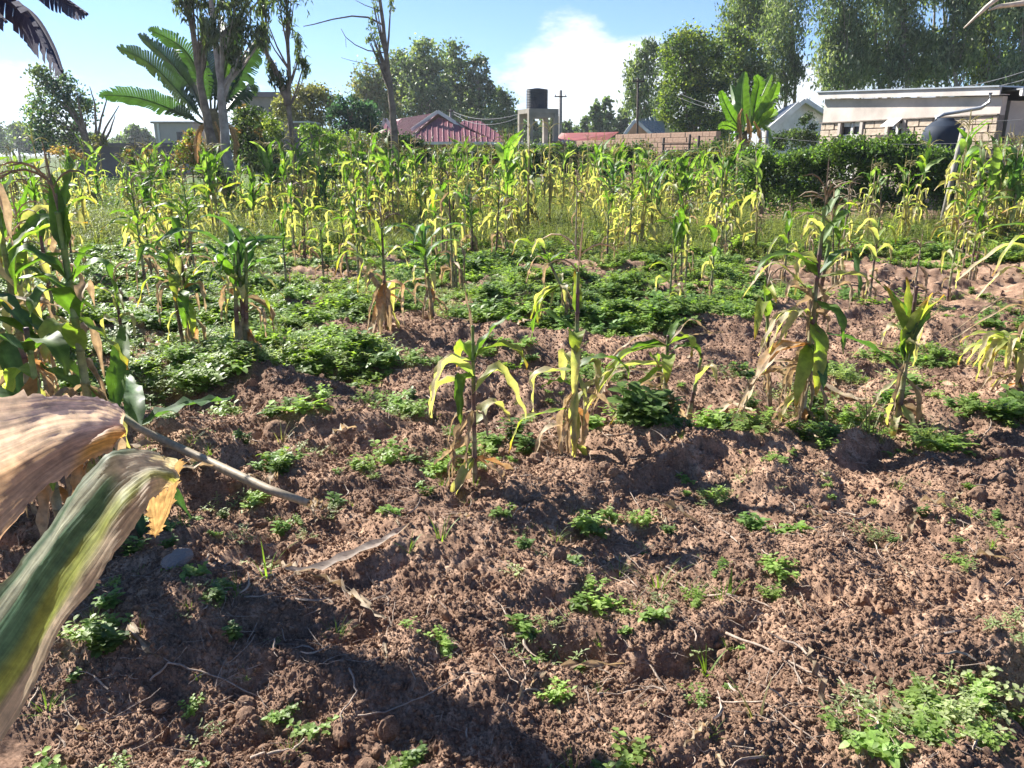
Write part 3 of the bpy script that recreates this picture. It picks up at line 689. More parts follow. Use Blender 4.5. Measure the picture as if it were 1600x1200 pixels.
    M(60, 690, 225, 'mixed', 'tall maize plant with a yellow hanging leaf and grey arching leaves behind the left cluster', seed=52, nl=7, r0=.018,
      extra=[(.72, 170, 'w', dict(L=.6, W=.09, el=.6, droop=1.7)), (.7, 190, 'w', dict(L=.6, W=.08, el=.5, droop=1.8)), (.68, 320, 'y', dict(L=.5, W=.06, el=.1, droop=1.8)), (.6, 180, 'w', dict(L=.5, W=.07, el=.6, droop=2.1)), (.75, 10, 'g', dict(L=.6, W=.07, el=.7, droop=1.5)), (.8, 40, 'y', dict(L=.45, W=.08, el=.7, droop=.9)), (.78, 0, 'g', dict(L=.5, W=.07, el=.2, droop=1.0))])
    M(25, 800, 330, 'fresh', 'maize plant at the left edge with leaves hanging in curls above the soil', seed=53, nl=7, r0=.017, lo=.4, tassel=False,
      extra=[(.5, 250, 'y', dict(L=.45, W=.11, el=.4, droop=2)), (.6, 330, 'b', dict(L=.5, W=.1, el=.9, droop=2.4)), (.8, 0, 'b', dict(L=.4, W=.1, el=.9, droop=2.2))])
    M(-40, 720, 90, 'mixed', 'very tall maize plant at the left edge, brown withered leaf hanging from its top', seed=54, nl=8, r0=.02, lo=.4,
      extra=[(.86, 350, 'o', dict(L=.7, W=.11, el=.4, droop=1.9, fold=.6)), (.72, 0, 'y', dict(L=.45, W=.13, el=.5, droop=1.6)), (.55, 0, 'd', dict(L=.7, W=.05, el=.3, droop=.5)), (.6, 350, 'w', dict(L=.6, W=.07, el=.7, droop=1.7))])
    M(95, 560, 240, 'mixed', 'maize plant half hidden in the left cluster with dry stem and seed head', seed=55, nl=8, r0=.016)
    M(230, 470, 300, 'wilted', 'faded maize plant in the weeds just right of the left cluster', seed=56, nl=7, lscale=.8)
near_maize()
def left_fill():
    for i, (px, py, h, st, lab) in enumerate([(140, 640, 1.0, 'mixed', 'shorter maize plant behind the purple husked one'), (75, 620, 1.35, 'wilted', 'pale wilted maize plant inside the left cluster'),
                           (200, 590, .75, 'wilted', 'small withered maize plant at the right side of the left cluster'), (35, 540, 1.45, 'yellow', 'yellow maize plant at the back of the left cluster'), (120, 520, 1.3, 'dry', 'dry maize stalk at the back of the left cluster'),
                           (-60, 600, 1.5, 'yellow', 'yellow maize plant at the left edge behind the very tall one')]):
        p = gnd(px, py); maize(p.x, p.y, h, st, seed=700 + i, nl=10, label=lab, stalks=1 + (i % 2), lscale=1.05)
left_fill()

def at_leaf(name, mat, label, rows, kind_cols, seed=0, parent=None, rs_=1.0):
    """a large leaf from a grid of points (rows of the two edges) with a raised midrib and cross ripples"""
    r_ = np.random.RandomState(seed)
    E1 = np.array([r[0] for r in rows], float); E2 = np.array([r[1] for r in rows], float)
    n = 80; m = 40
    t0 = np.linspace(0, 1, len(rows)); t = np.linspace(0, 1, n)
    def interp(E):
        out = np.stack([np.interp(t, t0, E[:, k]) for k in range(3)], 1)
        ker = np.ones(5) / 5
        for _ in range(3):
            pad = np.vstack([out[:1]] * 2 + [out] + [out[-1:]] * 2)
            out = np.stack([np.convolve(pad[:, k], ker, 'valid') for k in range(3)], 1)
        return out
    A, B = interp(E1), interp(E2)
    q = np.linspace(0, 1, m)
    V = A[:, None] * (1 - q)[None, :, None] + B[:, None] * q[None, :, None]
    T = np.gradient((A + B) / 2, axis=0); N = np.cross(T, B - A); N /= np.linalg.norm(N, axis=1)[:, None]
    rip = 0.006 * np.sin(q[None, :] * 9 + t[:, None] * 6) + 0.002 * np.sin(t[:, None] * 34 + q[None, :] * 5) * (q[None, :]) ** 1 + 0.012 * np.abs(q[None, :] - .45)
    rip = rip + 0.0011 * np.sin(q[None, :] * 95 + 0 * t[:, None]) + 0.0008 * noise2(t[:, None] * 40 + 0 * q, q[None, :] * 22 + 0 * t[:, None], 38) + 0.004 * noise2(t[:, None] * 14 + 0 * q, q[None, :] * 5 + 0 * t[:, None] + seed, 31)
    V = V + N[:, None] * rip[..., None] * rs_
    edge = (0.0035 * noise2(t * 11, t * 0 + seed, 33) + .0025 * r_.randn(n) * (r_.rand(n) < .3))[:, None]; V[:, 0] += edge * (A - B) / np.linalg.norm(A - B, axis=1)[:, None]; V[:, -1] -= edge[::-1] * (A - B) / np.linalg.norm(A - B, axis=1)[:, None]
    Cc = kind_cols(t[:, None] + 0 * q[None, :], q[None, :] + 0 * t[:, None])
    F = [(i * m + j, i * m + j + 1, (i + 1) * m + j + 1, (i + 1) * m + j) for i in range(n - 1) for j in range(m - 1)]
    o = MB().add(V.reshape(-1, 3), F, Cc.reshape(-1, 3)).build('leaf', mat, parent, True)
    if label: o['label'] = label
    tq = o.data.attributes.new('tq', 'FLOAT_VECTOR', 'POINT')
    TQ = np.stack([q[None, :] * 70 + 0 * t[:, None], t[:, None] * 5 + 0 * q[None, :], 0 * t[:, None] + 0 * q[None, :]], -1).reshape(-1, 3)
    tq.data.foreach_set('vector', TQ.astype(np.float32).ravel())
    return o

BIGLEAF = leaf_mat('big_maize_leaf', rough=0.55, spec=0.3, trans=0.5, tint=(1.15, 1.0, 0.65), var=0, tex=90)
def vein_layer():
    nt = BIGLEAF.node_tree
    b = [n for n in nt.nodes if n.type == 'BSDF_PRINCIPLED'][0]; tr = [n for n in nt.nodes if n.type == 'BSDF_TRANSLUCENT'][0]
    a = nt.nodes.new('ShaderNodeAttribute'); a.attribute_name = 'tq'
    n1 = tex_noise(nt, .55, 3, .7, vec=a.outputs['Vector']); n2 = tex_noise(nt, .08, 6, .75, vec=a.outputs['Vector'])
    f1 = ramp(nt, n1.outputs[0], [(.36, (.80, .78, .75)), (.6, (1.10, 1.08, 1.05))]); f2 = ramp(nt, n2.outputs[0], [(.33, (.72, .64, .60)), (.46, (1, 1, 1)), (.68, (1.15, 1.13, 1.08))])
    for sock in (b.inputs['Base Color'], tr.inputs[0]):
        src = sock.links[0].from_socket
        nt.links.new(mixrgb(nt, mixrgb(nt, src, f1, 1.0, 'MULTIPLY'), f2, 1.0, 'MULTIPLY'), sock)
    bp = nt.nodes.new('ShaderNodeBump'); bp.inputs['Strength'].default_value = .6; bp.inputs['Distance'].default_value = .0012
    nt.links.new(n1.outputs[0], bp.inputs['Height']); nt.links.new(bp.outputs[0], b.inputs['Normal'])
vein_layer()
def near_leaves():
    """the maize plant just left of the viewer, whose two old leaves reach into the picture"""
    bx, by = -.86, .62
    root = empty('maize_plant', (bx, by, gz(bx, by)))
    tag(root, 'closest maize plant at the left edge with one dry brown and one striped green leaf', 'maize plant')
    z0 = root.location.z
    mb = MB(); stalk_arrays(mb, stalk_curve(1.5, .02, 0, 0), .015, .008, 1, .3); mb.build('stalk', STALK, root, True)
    inv = Vector(root.location)
    def W(px, py, Y): return tuple(at(px, py, Y) - inv)
    def cols_dry(t, q):
        n = .6 * noise2(t * 6, q * 30, 41) + .9 * noise2(t * 3, q * 75, 47) + .2 * noise2(t * 22, q * 22, 48); n2 = noise2(t * 4, q * 3, 42)
        base = np.array((.44, .33, .28)) + 0 * t[..., None]
        highlight = sstep(.60, .44, q + .10 * n2 + .12 * (t - .5))[..., None]  # pale upper half paints a highlight over the mauve brown
        c = base * (1 - highlight) + np.array((.70, .62, .64)) * highlight
        glow = (sstep(.62, .92, t + .35 * n2) * sstep(.42, .62, q))[..., None]  # orange towards the tip paints light glowing through the dry blade
        c = c * (1 - glow) + np.array((.72, .42, .12)) * glow
        return c * (1 + .28 * n[..., None])
    at_leaf('leaf', BIGLEAF, 'dry mauve brown leaf with a painted highlight above and painted orange glow at its torn tip',
            [(W(-330, 640, .62), W(-330, 1050, .56)), (W(-150, 612, .64), W(-150, 960, .58)), (W(0, 618, .68), W(-10, 855, .62)), (W(95, 612, .72), W(60, 770, .64)), (W(160, 622, .75), W(130, 718, .67)), (W(196, 640, .77), W(192, 690, .7)), (W(193, 668, .78), W(190, 692, .73))], cols_dry, 3, root, .5)
    def cols_green(t, q):
        n = .5 * noise2(t * 7, q * 34, 43) + .9 * noise2(t * 2.5, q * 80, 49); n2 = noise2(t * 5, q * 3, 44)
        g = np.array((.095, .20, .12)); yg = np.array((.27, .33, .07)); tan = np.array((.52, .44, .32)); pale = np.array((.50, .54, .44))
        qq = q + .12 * n2
        t1 = sstep(.46, .60, qq)[..., None]; t2 = sstep(.68, .82, qq)[..., None]
        c = g * (1 - t1) + yg * t1; c = c * (1 - t2) + tan * t2
        s = (sstep(.12, .05, np.abs(q - .2)) * .7 + sstep(.1, .0, q) * .4)[..., None]; c = c * (1 - s) + pale * s
        b = (sstep(.55, .8, t + .2 * n2) * sstep(.55, .1, np.abs(q - .25)) * .85)[..., None]; c = c * (1 - b) + np.array((.58, .56, .48)) * b  # whitish patch near the bend is sun sheen painted into the leaf colour
        return c * (1 + .26 * n[..., None])
    at_leaf('leaf', BIGLEAF, 'long green striped leaf with a withered tan margin, bending over at its end',
            [(W(-330, 1180, .58), W(-330, 1560, .5)), (W(-120, 1040, .62), W(-120, 1330, .55)), (W(0, 905, .66), W(20, 1135, .58)), (W(60, 835, .69), W(90, 990, .61)), (W(115, 760, .72), W(160, 890, .64)), (W(165, 703, .75), W(210, 815, .68)),
             (W(215, 700, .78), W(245, 765, .72)), (W(262, 712, .80), W(268, 758, .76)), (W(284, 722, .82), W(272, 770, .8))], cols_green, 5, root, .5)
    at_leaf('leaf', BIGLEAF, 'torn tan tip of the green leaf folded down',
            [(W(288, 716, .825), W(222, 756, .80)), (W(284, 745, .84), W(226, 780, .82)), (W(272, 785, .85), W(231, 805, .84)), (W(252, 830, .86), W(238, 832, .85)), (W(243, 840, .86), W(241, 841, .86))],
            lambda t, q: np.array((.40, .29, .17)) * (1 + .5 * noise2(t * 9, q * 14, 45)[..., None]), 6, root, .35)
    # tall plant right of the frame whose pale leaf crosses the upper right corner
    p = gnd(1790, 700, 0); root2 = empty('maize_plant', (p.x, p.y, gz(p.x, p.y)))
    tag(root2, 'tall dry maize plant whose bare pale leaf crosses the upper right corner', 'maize plant')
    inv2 = Vector(root2.location)
    mb = MB(); stalk_arrays(mb, stalk_curve(at(1790, -160, p.y).z, .02, 0, 0), .016, .008, 1, .9); mb.build('stalk', STALK, root2, True)
    for pts in ([(1800, -150), (1700, -60), (1580, -20), (1540, 12), (1506, 44)], [(1800, -60), (1700, -30), (1620, 2), (1560, 10), (1545, 16)]):
        mb = MB(); P = [tuple(at(a, b, p.y) - inv2) for a, b in pts]
        mb.tube(P, [.006, .012, .015, .010, .003], 6, C=(.62, .58, .48))
        mb.build('leaf', STALK, root2, True)
near_leaves()

def fallen():
    root = empty('fallen_maize', tuple(gnd(478, 785, 0.04)))
    inv = Vector(root.location)
    tag(root, 'fallen maize stem lying slantwise over the soil below the left cluster, root end towards centre', 'maize plant')
    path = [gnd(482, 786, 0.05), gnd(420, 765, .07), gnd(340, 728, .10), gnd(270, 695, .16), gnd(215, 668, .25), gnd(180, 640, .34)]
    P = [tuple(p - inv) for p in path]
    MB().tube(P, [.017, .022, .023, .021, .019, .015], 8, C=np.array([TAN * .75, TAN * .6, TAN * .8, TAN * .6, TAN * .75, GR])).build('stalk', STALK, root, True)
    r_ = random.Random(3)
    for i, (k, azd, kd, L, W, el, dr) in enumerate([(4, 120, 'b', .55, .10, .6, .5), (5, 160, 'g', .5, .09, .5, .3), (4, 60, 'b', .6, .10, 0.2, .4), (3, 200, 'd', .5, .05, .2, 1.0), (2, 170, 'd', .5, .04, .1, .4), (2, 210, 'd', .45, .05, .2, .6), (1, 100, 'd', .3, .04, .3, .8), (0, 330, 'd', .12, .03, .1, .6), (0, 20, 'd', .1, .025, .4, 1.4), (0, 300, 'd', .14, .02, .0, .4), (5, 100, 'g', .6, .1, .9, .6)]):
        me = leaf_mesh('leaf', None, kd, L=L, W=W, el=el, droop=dr, seed=60 + i)
        link('leaf', me, root, loc=P[k], rot=(0, 0, R(azd)))
fallen()

# --------------------------------------------------- the rest of the field
def far_variant(seed, state, h=1.35, stalks=1):
    """whole plant in one mesh for plants too far off to show their parts"""
    r_ = random.Random(seed); mb = MB()
    for q in range(stalks):
        pts = stalk_curve(h * .86, r_.uniform(-.08, .12), r_.uniform(0, 6), r_.uniform(-.05, .1), 6)
        if q: pts[:, 0] += r_.uniform(-.12, .12)
        k = [tuple(p) for p in pts]
        mb.tube(k, [.019, .018, .016, .013, .010, .008], 5, C=TAN * .7)
        az0 = r_.uniform(0, 3.1); nl = r_.randint(9, 12); kinds = MIX[state]
        for i in range(nl):
            kd = kinds[min(8, int(i / nl * 9))]; f = .25 + .7 * i / nl
            a, _ = pick(kd, r_); a = dict(a)
            if kd in 'gby': a['el'] += .2; a['droop'] *= r_.uniform(.4, 1.0); a['W'] *= 1.35
            V, F, C = leaf_arrays(kind=kd, seed=r_.randint(0, 999), segs=7, **a)
            if r_.random() < .3: C = C * .5 + PAL * .55
            V = V + np.array([r_.gauss(0, .012), r_.gauss(0, .02), 0]) + .012 * np.sin(V[:, [1, 2, 0]] * 31 + r_.random() * 6)
            t = f * 5; i0 = min(int(t), 4); p = pts[i0] * (1 - t + i0) + pts[i0 + 1] * (t - i0)
            M = Matrix.Translation(tuple(p)) @ Matrix.Rotation(az0 + math.pi * i + r_.uniform(-.5, .5), 4, 'Z') @ Matrix.Scale(r_.uniform(.75, 1.05), 4)
            mb.add(V, F, C, M)
        for i in range(5):
            V, F, C = leaf_arrays(r_.uniform(.3, .5), r_.uniform(.05, .08), r_.uniform(-1.2, .2), r_.uniform(.5, 1.6), r_.choice('ddw'), r_.randint(0, 999), 6, twist=r_.uniform(-2, 2), fold=.8)
            p = pts[r_.randint(1, 3)]; mb.add(V, F, C * r_.uniform(.8, 1.2), Matrix.Translation(tuple(p)) @ Matrix.Rotation(r_.uniform(0, 6.28), 4, 'Z'))
        m2 = MB(); tassel_arrays(m2, seed, .24, 6, TAN * r_.uniform(.6, 1)); 
        for V, C in zip(m2.v, m2.c): pass
        off = 0
        mb.add(np.concatenate(m2.v) + pts[-1], m2.f, np.concatenate(m2.c))
    return mb.mesh('maize_plant', MAIZE, True)

def field():
    r_ = random.Random(21)
    states = ['yellow', 'mixed', 'wilted', 'fresh', 'mixed', 'wilted', 'dry', 'mixed', 'yellow', 'dark', 'wilted', 'fresh']
    var = [far_variant(100 + k, states[k % 12], r_.uniform(1.4, 1.8), 1 + (k % 2)) for k in range(24)]
    pos = []
    y = 9.2
    occupied = []
    while y < 27.5:
        half = y * .69
        x = -half + r_.uniform(0, .5)
        while x < half:
            xx = x + r_.uniform(-.28, .28); yy = y + r_.uniform(-.3, .3)
            px = 800 + xx / yy * 1232
            ok = r_.random() < (.66 if yy > 14 else .34) * (0.45 + 1.1 * sstep(-.35, .2, float(noise2(np.array([xx * .55]), np.array([yy * .55]), 71)[0])))
            if px > 1130 and yy > 16.0: ok = False
            if px > 1130 and yy > 11.5: ok = ok and r_.random() < .32                      # the bushes stand there
            if px < 330 and yy > 15: ok = ok and r_.random() < .45      # grass and weeds at the far left
            if 300 < px < 430 and yy > 21: ok = False                   # feet of the gum trees
            if ok: pos.append((xx, yy))
            x += r_.uniform(.55, .95)
        y += .85
    r_.shuffle(pos); pos.sort(key=lambda p: p[1])
    tall = [(at(px, 240, Y).x, Y) for px, Y in ((1516, 13.6), (1528, 14.2), (1548, 13.2), (1570, 14.0), (1592, 13.4), (1540, 15.0), (1580, 14.9), (1440, 15.2), (1608, 14.6), (1560, 15.3))]
    n_ind = 272
    look = {'yellow': 'yellowing', 'mixed': 'half green', 'wilted': 'wilted', 'fresh': 'fresh green', 'dry': 'dry', 'dark': 'dark green'}
    def lab(st, x, y):
        px = 800 + x / y * 1232
        for lim, w in ((120, 'at the left edge'), (290, 'before the grey boundary wall'), (400, 'before the close gum trunks'), (480, 'below the forked gum tree'), (570, 'below the lime green shrub'), (690, 'below the leaning bare trunk'), (800, 'below the red roof'), (880, 'below the water tower'),
                       (980, 'before the orange wall'), (1110, 'before the wooden gate'), (1230, 'below the banana plant'), (1330, 'by the left hedge end'), (1470, 'before the big hedge'), (9999, 'near the leaning fence pole')):
            if px < lim: break
        row = 'front' if y < 12 else 'middle' if y < 15 else 'back' if y < 19 else 'rearmost' if y < 23.5 else 'very last'
        return '%s maize plant in the %s rows, %s' % (look[st], row, w)
    rest = []
    for i, (x, y) in enumerate(pos):
        if y < 12.0:
            st = r_.choice(['yellow', 'mixed', 'wilted', 'yellow', 'wilted', 'fresh', 'mixed'])
            maize(x, y, r_.uniform(.9, 1.4), st, seed=300 + i, nl=r_.randint(10, 13), lean=r_.uniform(-.1, .1), az=r_.uniform(0, 3), stalks=1 + (r_.random() < .25),
                  label=lab(st, x, y), group='maize plants in the rows of the field', ear=int(r_.random() < .2))
        elif i < n_ind:
            k = r_.randrange(24)
            o = link('maize_plant', var[k], None, (x, y, gz(x, y) - .02), (r_.uniform(-.06, .06), r_.uniform(-.06, .06), r_.uniform(0, 6.28)), r_.uniform(.75, 1.3))
            st = states[k % 12]
            tag(o, lab(st, x, y), 'maize plant', 'maize plants in the rows of the field')
        else: rest.append((x, y))
    for i, (x, y) in enumerate(tall):
        k = (i * 5 + 1) % 24
        o = link('maize_plant', var[k], None, (x, y, gz(x, y) - .02), (r_.uniform(-.05, .05), r_.uniform(-.05, .05), r_.uniform(0, 6.28)), r_.uniform(1.15, 1.35))
        tag(o, ('rather tall' if i % 2 else 'very tall') + ' %s maize plant %s the leaning fence pole' % (look[states[k % 12]], 'left of' if x / y < .55 else 'right of' if i < 5 else 'well right of'), 'maize plant', 'maize plants in the rows of the field')
    if rest:
        n = len(rest); P = np.array([(x, y, gz(x, y) - .02) for x, y in rest])
        scatter('distant_maize', var, P, np.c_[np.zeros(n), np.zeros(n), rs.rand(n) * 6.28], .8 + .35 * rs.rand(n), rs.randint(0, 24, n), 'farthest maize rows in front of the hedge', 'maize')
    print('FIELD', len(pos), len(rest))
field()
# ------------------------------------------------------------------ weeds
WEED = leaf_mat('weed_leaf', rough=0.5, spec=0.4, trans=0.45, tint=(1.6, 1.7, .6), var=0.3, tex=60)
def weed_arrays(mb, seed, h=.18, spread=.14, n=9, leaf=.035, col=None, style='broad'):
    r_ = random.Random(seed); col = np.array((.11, .20, .045)) if col is None else np.array(col)
    for s in range(n):
        az = r_.uniform(0, 6.28); rad = spread * r_.random() ** .5
        bx, by = rad * .35 * math.cos(az), rad * .35 * math.sin(az)
        tx, ty, tz = rad * math.cos(az), rad * math.sin(az), h * r_.uniform(.55, 1.1)
        mb.tube([(bx, by, 0), ((bx + tx) / 2, (by + ty) / 2, tz * .6), (tx, ty, tz)], [.002, .0016, .001], 3, C=col * .8, cap=False)
        k = r_.randint(4, 7)
        for i in range(k):
            f = .3 + .7 * i / (k - 1)
            p = np.array([bx + (tx - bx) * f, by + (ty - by) * f, tz * f])
            for sd in (0, 1):
                a = az * 3 + i * 1.6 + sd * math.pi + r_.uniform(-.4, .4); L = leaf * r_.uniform(.7, 1.3) * (1.1 - .4 * abs(f - .6)); w = L * (.32 if style == 'broad' else .14)
                el = r_.uniform(-.3, .6); d = np.array([math.cos(a) * math.cos(el), math.sin(a) * math.cos(el), math.sin(el)]); sv = np.array([-math.sin(a), math.cos(a), 0])
                up = np.array([0, 0, 1.0])
                V = [p, p + d * L * .35 + sv * w + up * L * .08, p + d * L * .45, p + d * L * .35 - sv * w + up * L * .08, p + d * L * .75 + sv * w * .7 - up * L * .02, p + d * L * .75 - sv * w * .7 - up * L * .02, p + d * L - up * L * .12]
                mb.add(V, [(0, 1, 2), (0, 2, 3), (1, 4, 6, 2), (3, 2, 6, 5)], col * r_.uniform(.75, 1.35))
def grass_arrays(mb, seed, n=14, L=.2, spread=.05, col=(.16, .27, .05), w=.004):
    r_ = random.Random(seed); col = np.array(col)
    for s in range(n):
        az = r_.uniform(0, 6.28); el = r_.uniform(.8, 1.5); l = L * r_.uniform(.5, 1.1); b = np.array([math.cos(az), math.sin(az), 0]); sv = np.array([-b[1], b[0], 0])
        p = b * spread * r_.random(); V = []; k = 6
        for i in range(k + 1):
            e = el - .9 * (i / k) ** 1.7
            ww = w * (1 - i / k) ** .7
            V += [p - sv * ww, p + sv * ww]
            p = p + (b * math.cos(e) + np.array([0, 0, 1]) * math.sin(e)) * l / k
        mb.add(V, [(2 * i, 2 * i + 1, 2 * i + 3, 2 * i + 2) for i in range(k)], col * r_.uniform(.7, 1.3))

def weed_protos():
    P = []
    cols = [(.18, .28, .075), (.23, .33, .09), (.29, .36, .17), (.14, .23, .07), (.32, .37, .20), (.20, .30, .08)]
    for k in range(6):
        mb = MB(); weed_arrays(mb, k, (.07, .13, .10, .17, .06, .09)[k], (.14, .17, .20, .13, .16, .19)[k], (7, 9, 10, 7, 12, 8)[k], (.06, .045, .035, .065, .022, .05)[k], cols[k], 'thin' if k in (2,) else 'broad'); P.append(mb.mesh('weed', WEED, True))
    for k in range(3):
        mb = MB(); weed_arrays(mb, 20 + k, .42, .12, 6, .028, (.24, .28, .12), 'thin'); grass_arrays(mb, k, 8, .4, .04, (.26, .28, .12)); P.append(mb.mesh('weed', WEED, True))
    mb = MB(); grass_arrays(mb, 9, 18, .22, .06); P.append(mb.mesh('weed', WEED, True))
    return P
WP = weed_protos()

PATCH = [ # px, py, half width px, size of weeds, kind
 (375, 775, 38, .8, 'b'), (478, 655, 46, 1, 'b'), (612, 645, 52, .8, 'p'), (640, 722, 50, .8, 'b'), (790, 700, 50, 1, 'd'), (985, 690, 75, 1.1, 'd'), (1140, 668, 62, 1.1, 'b'), (1362, 690, 40, .9, 'g'),
 (1555, 662, 65, 1, 'd'), (1465, 688, 34, .6, 'g'), (925, 805, 46, .8, 'b'), (1200, 828, 40, .8, 'd'), (1540, 808, 28, .6, 'b'), (1365, 838, 26, .6, 'b'), (325, 985, 46, .5, 'p'), (435, 1112, 34, .8, 'b'), (325, 1160, 60, .9, 'b'),
 (690, 1000, 42, .6, 'b'), (850, 985, 85, .9, 'b'), (943, 935, 26, .8, 'b'), (1032, 940, 28, .7, 'g'), (1075, 1040, 30, .7, 'b'), (1425, 1150, 125, 1, 'p'), (1530, 1075, 95, 1.1, 'p'), (1350, 1185, 60, .8, 'b'), (1480, 1110, 80, .9, 'p'), (1440, 1170, 110, .9, 'b'), (1570, 1060, 50, 1, 'b'), (990, 1196, 24, .9, 'b'), (150, 1030, 70, .9, 'd'), (100, 950, 60, .9, 'd'),
 (150, 880, 60, .9, 'd'), (440, 735, 40, .8, 'd'), (1110, 775, 36, .6, 'b'), (1300, 590, 60, .7, 'b'), (1440, 560, 50, .7, 'b'), (1275, 690, 40, .7, 'd'), (730, 700, 40, .9, 'b'), (1405, 640, 35, 1.1, 'd'),
 (660, 575, 30, .6, 'b'), (340, 640, 30, .7, 'b'), (550, 560, 60, .9, 'b'), (920, 600, 50, .9, 'b'), (1500, 900, 14, .4, 'b'), (1225, 890, 16, .5, 'b'), (820, 1020, 10, .4, 'b'), (865, 1080, 9, .4, 'b'), (530, 1000, 14, .4, 'g'), (120, 1190, 60, .8, 'b'), (1085, 925, 22, .6, 'g'), (560, 740, 30, .6, 'b'), (860, 590, 36, .8, 'b'), (490, 700, 30, .7, 'g')]
def patches():
    P = []; I = []; S = []
    pts, sc, ix = [], [], []
    r_ = random.Random(17)
    kinds = {'b': [0, 1, 2, 5], 'p': [2, 4, 4, 1, 5], 'd': [0, 3, 3, 1], 'g': [9, 4, 9, 6]}
    for px, py, hw, s, kd in PATCH:
        c = gnd(px, py); d = c.length; hwm = hw / 1232 * d
        area = hwm * hwm * .55 * 3
        n = int(max(2, area / ((.0065 if py > 900 else .007) * s * s)))
        for _ in range(min(n, 120)):
            a = r_.uniform(0, 6.28); q = r_.random() ** .6
            x = c.x + math.cos(a) * q * hwm; y = c.y + math.sin(a) * q * hwm * .8
            pts.append((x, y, gz_f(x, y) - .01)); sc.append((.8 if py > 900 else 1) * s * r_.uniform(.4, 1.15) * (1.15 - .5 * q)); ix.append(r_.choice(kinds[kd]))
    n = len(pts)
    return pts, sc, ix
def weeds():
    pts, sc, ix = patches()
    r9 = random.Random(91)
    for _ in range(620):
        d = 1.5 + 4.2 * r9.random() ** .8; a = r9.uniform(-.62, .62); xx, yy = d * math.sin(a), d * math.cos(a)
        if float(noise2(np.array([xx * 1.1]), np.array([yy * 1.1]), 93)[0]) < -.05: continue
        pts.append((xx, yy, gz_f(xx, yy) - .006)); sc.append(r9.uniform(.12, .45)); ix.append(r9.choice([0, 1, 2, 3, 4, 5, 9, 9]))
    x, y, d = wedge_points(70000, 4.3, 30, 0.8)
    px = 800 + x / y * 1232
    nz_ = noise2(x * .55, y * .55, 51) + .5 * noise2(x * 1.6, y * 1.6, 52)
    # density: weeds thick on the left beyond five metres and everywhere beyond nine
    left = sstep(720, 380, px) * sstep(4.6, 6.2, y)
    mid = sstep(5.4, 8.0, y) * sstep(1600, 1000, px)
    right = sstep(9.5, 12.5, y)
    cov = np.maximum(np.maximum(left, mid * .8), right * .9)
    bare = 0.32 * (y < 12)
    hole = noise2(x * 2.2, y * 2.2, 57) > .24
    keep = (cov * 1.12 + nz_ * .9 - bare * .55 * (px > 600) > .42 + .25 * rs.rand(len(x))) & ~(hole & (rs.rand(len(x)) < .9))
    few = (rs.rand(len(x)) < .06) & (y > 4.8) & (nz_ > 0)
    keep |= few
    keep &= ~((px > 1160) & (px < 1480) & (y > 17.5))
    x, y, d, nz_ = x[keep], y[keep], d[keep], nz_[keep]; n = len(x)
    z = height(x, y, False) + 0.0
    sp = noise2(x * .35, y * .35, 55) + .5 * rs.randn(n)
    k = np.where(sp > .35, rs.choice([2, 4, 2, 5, 8], n), np.where(sp > -.3, rs.choice([0, 1, 2, 5], n), rs.choice([0, 3, 5, 1, 9], n)))
    k = np.where((y > 12) & (rs.rand(n) < .22), rs.choice([6, 7, 8], n), k)
    s = (.5 + .6 * rs.rand(n) + .35 * (y > 12)) * (.92 + .45 * np.clip(noise2(x * .9, y * .9, 58), -.8, 1)) * np.where(y < 12, 1.0, 1.1) * np.where((k >= 6) & (y < 13), .62, 1.0)
    P = np.vstack([np.c_[x, y, z], np.array(pts)]); S = np.r_[s, sc]; I = np.r_[k, ix]; n = len(P)
    scatter('weeds', WP, P, np.c_[rs.randn(n) * .12, rs.randn(n) * .12, rs.rand(n) * 6.28], S, I, 'low green weeds growing in drifts between the maize plants', 'weeds')
    print('WEEDS', n)
weeds()

def grass_tufts():
    for px, py, L, lab in ((640, 880, .12, 'bright grass tuft beside the grey dry leaf on the soil'), (421, 945, .20, 'thin upright grass blades in the shaded soil at lower left'), (1030, 905, .22, 'tall thin grass blades rising from bare soil right of centre'),
                           (440, 690, .16, 'pale grass blades beside the round clod'), (1105, 1022, .14, 'small grass seedling with one long flat blade at lower centre'), (690, 860, .14, 'dark grass tuft in the hollow below the wilted maize'), (1140, 925, .12, 'short broad bladed grass seedling on the lit soil, lower right of centre'), (1180, 1150, .22, 'bleached grass tuft leaning over a hole at the bottom right of centre'), (1470, 690, .1, 'low tuft of fresh grass near the dark weeds at right')):
        p = gnd(px, py); mb = MB(); grass_arrays(mb, px, 7 if L < .2 else 5, L, .02, (.17, .27, .05) if 'bleach' not in lab and 'pale' not in lab else (.4, .38, .2), .004 if 'broad' not in lab else .009)
        o = mb.build('grass_tuft', WEED); o.location = (p.x, p.y, gz_f(p.x, p.y) - .005); tag(o, lab, 'grass tuft')
grass_tufts()

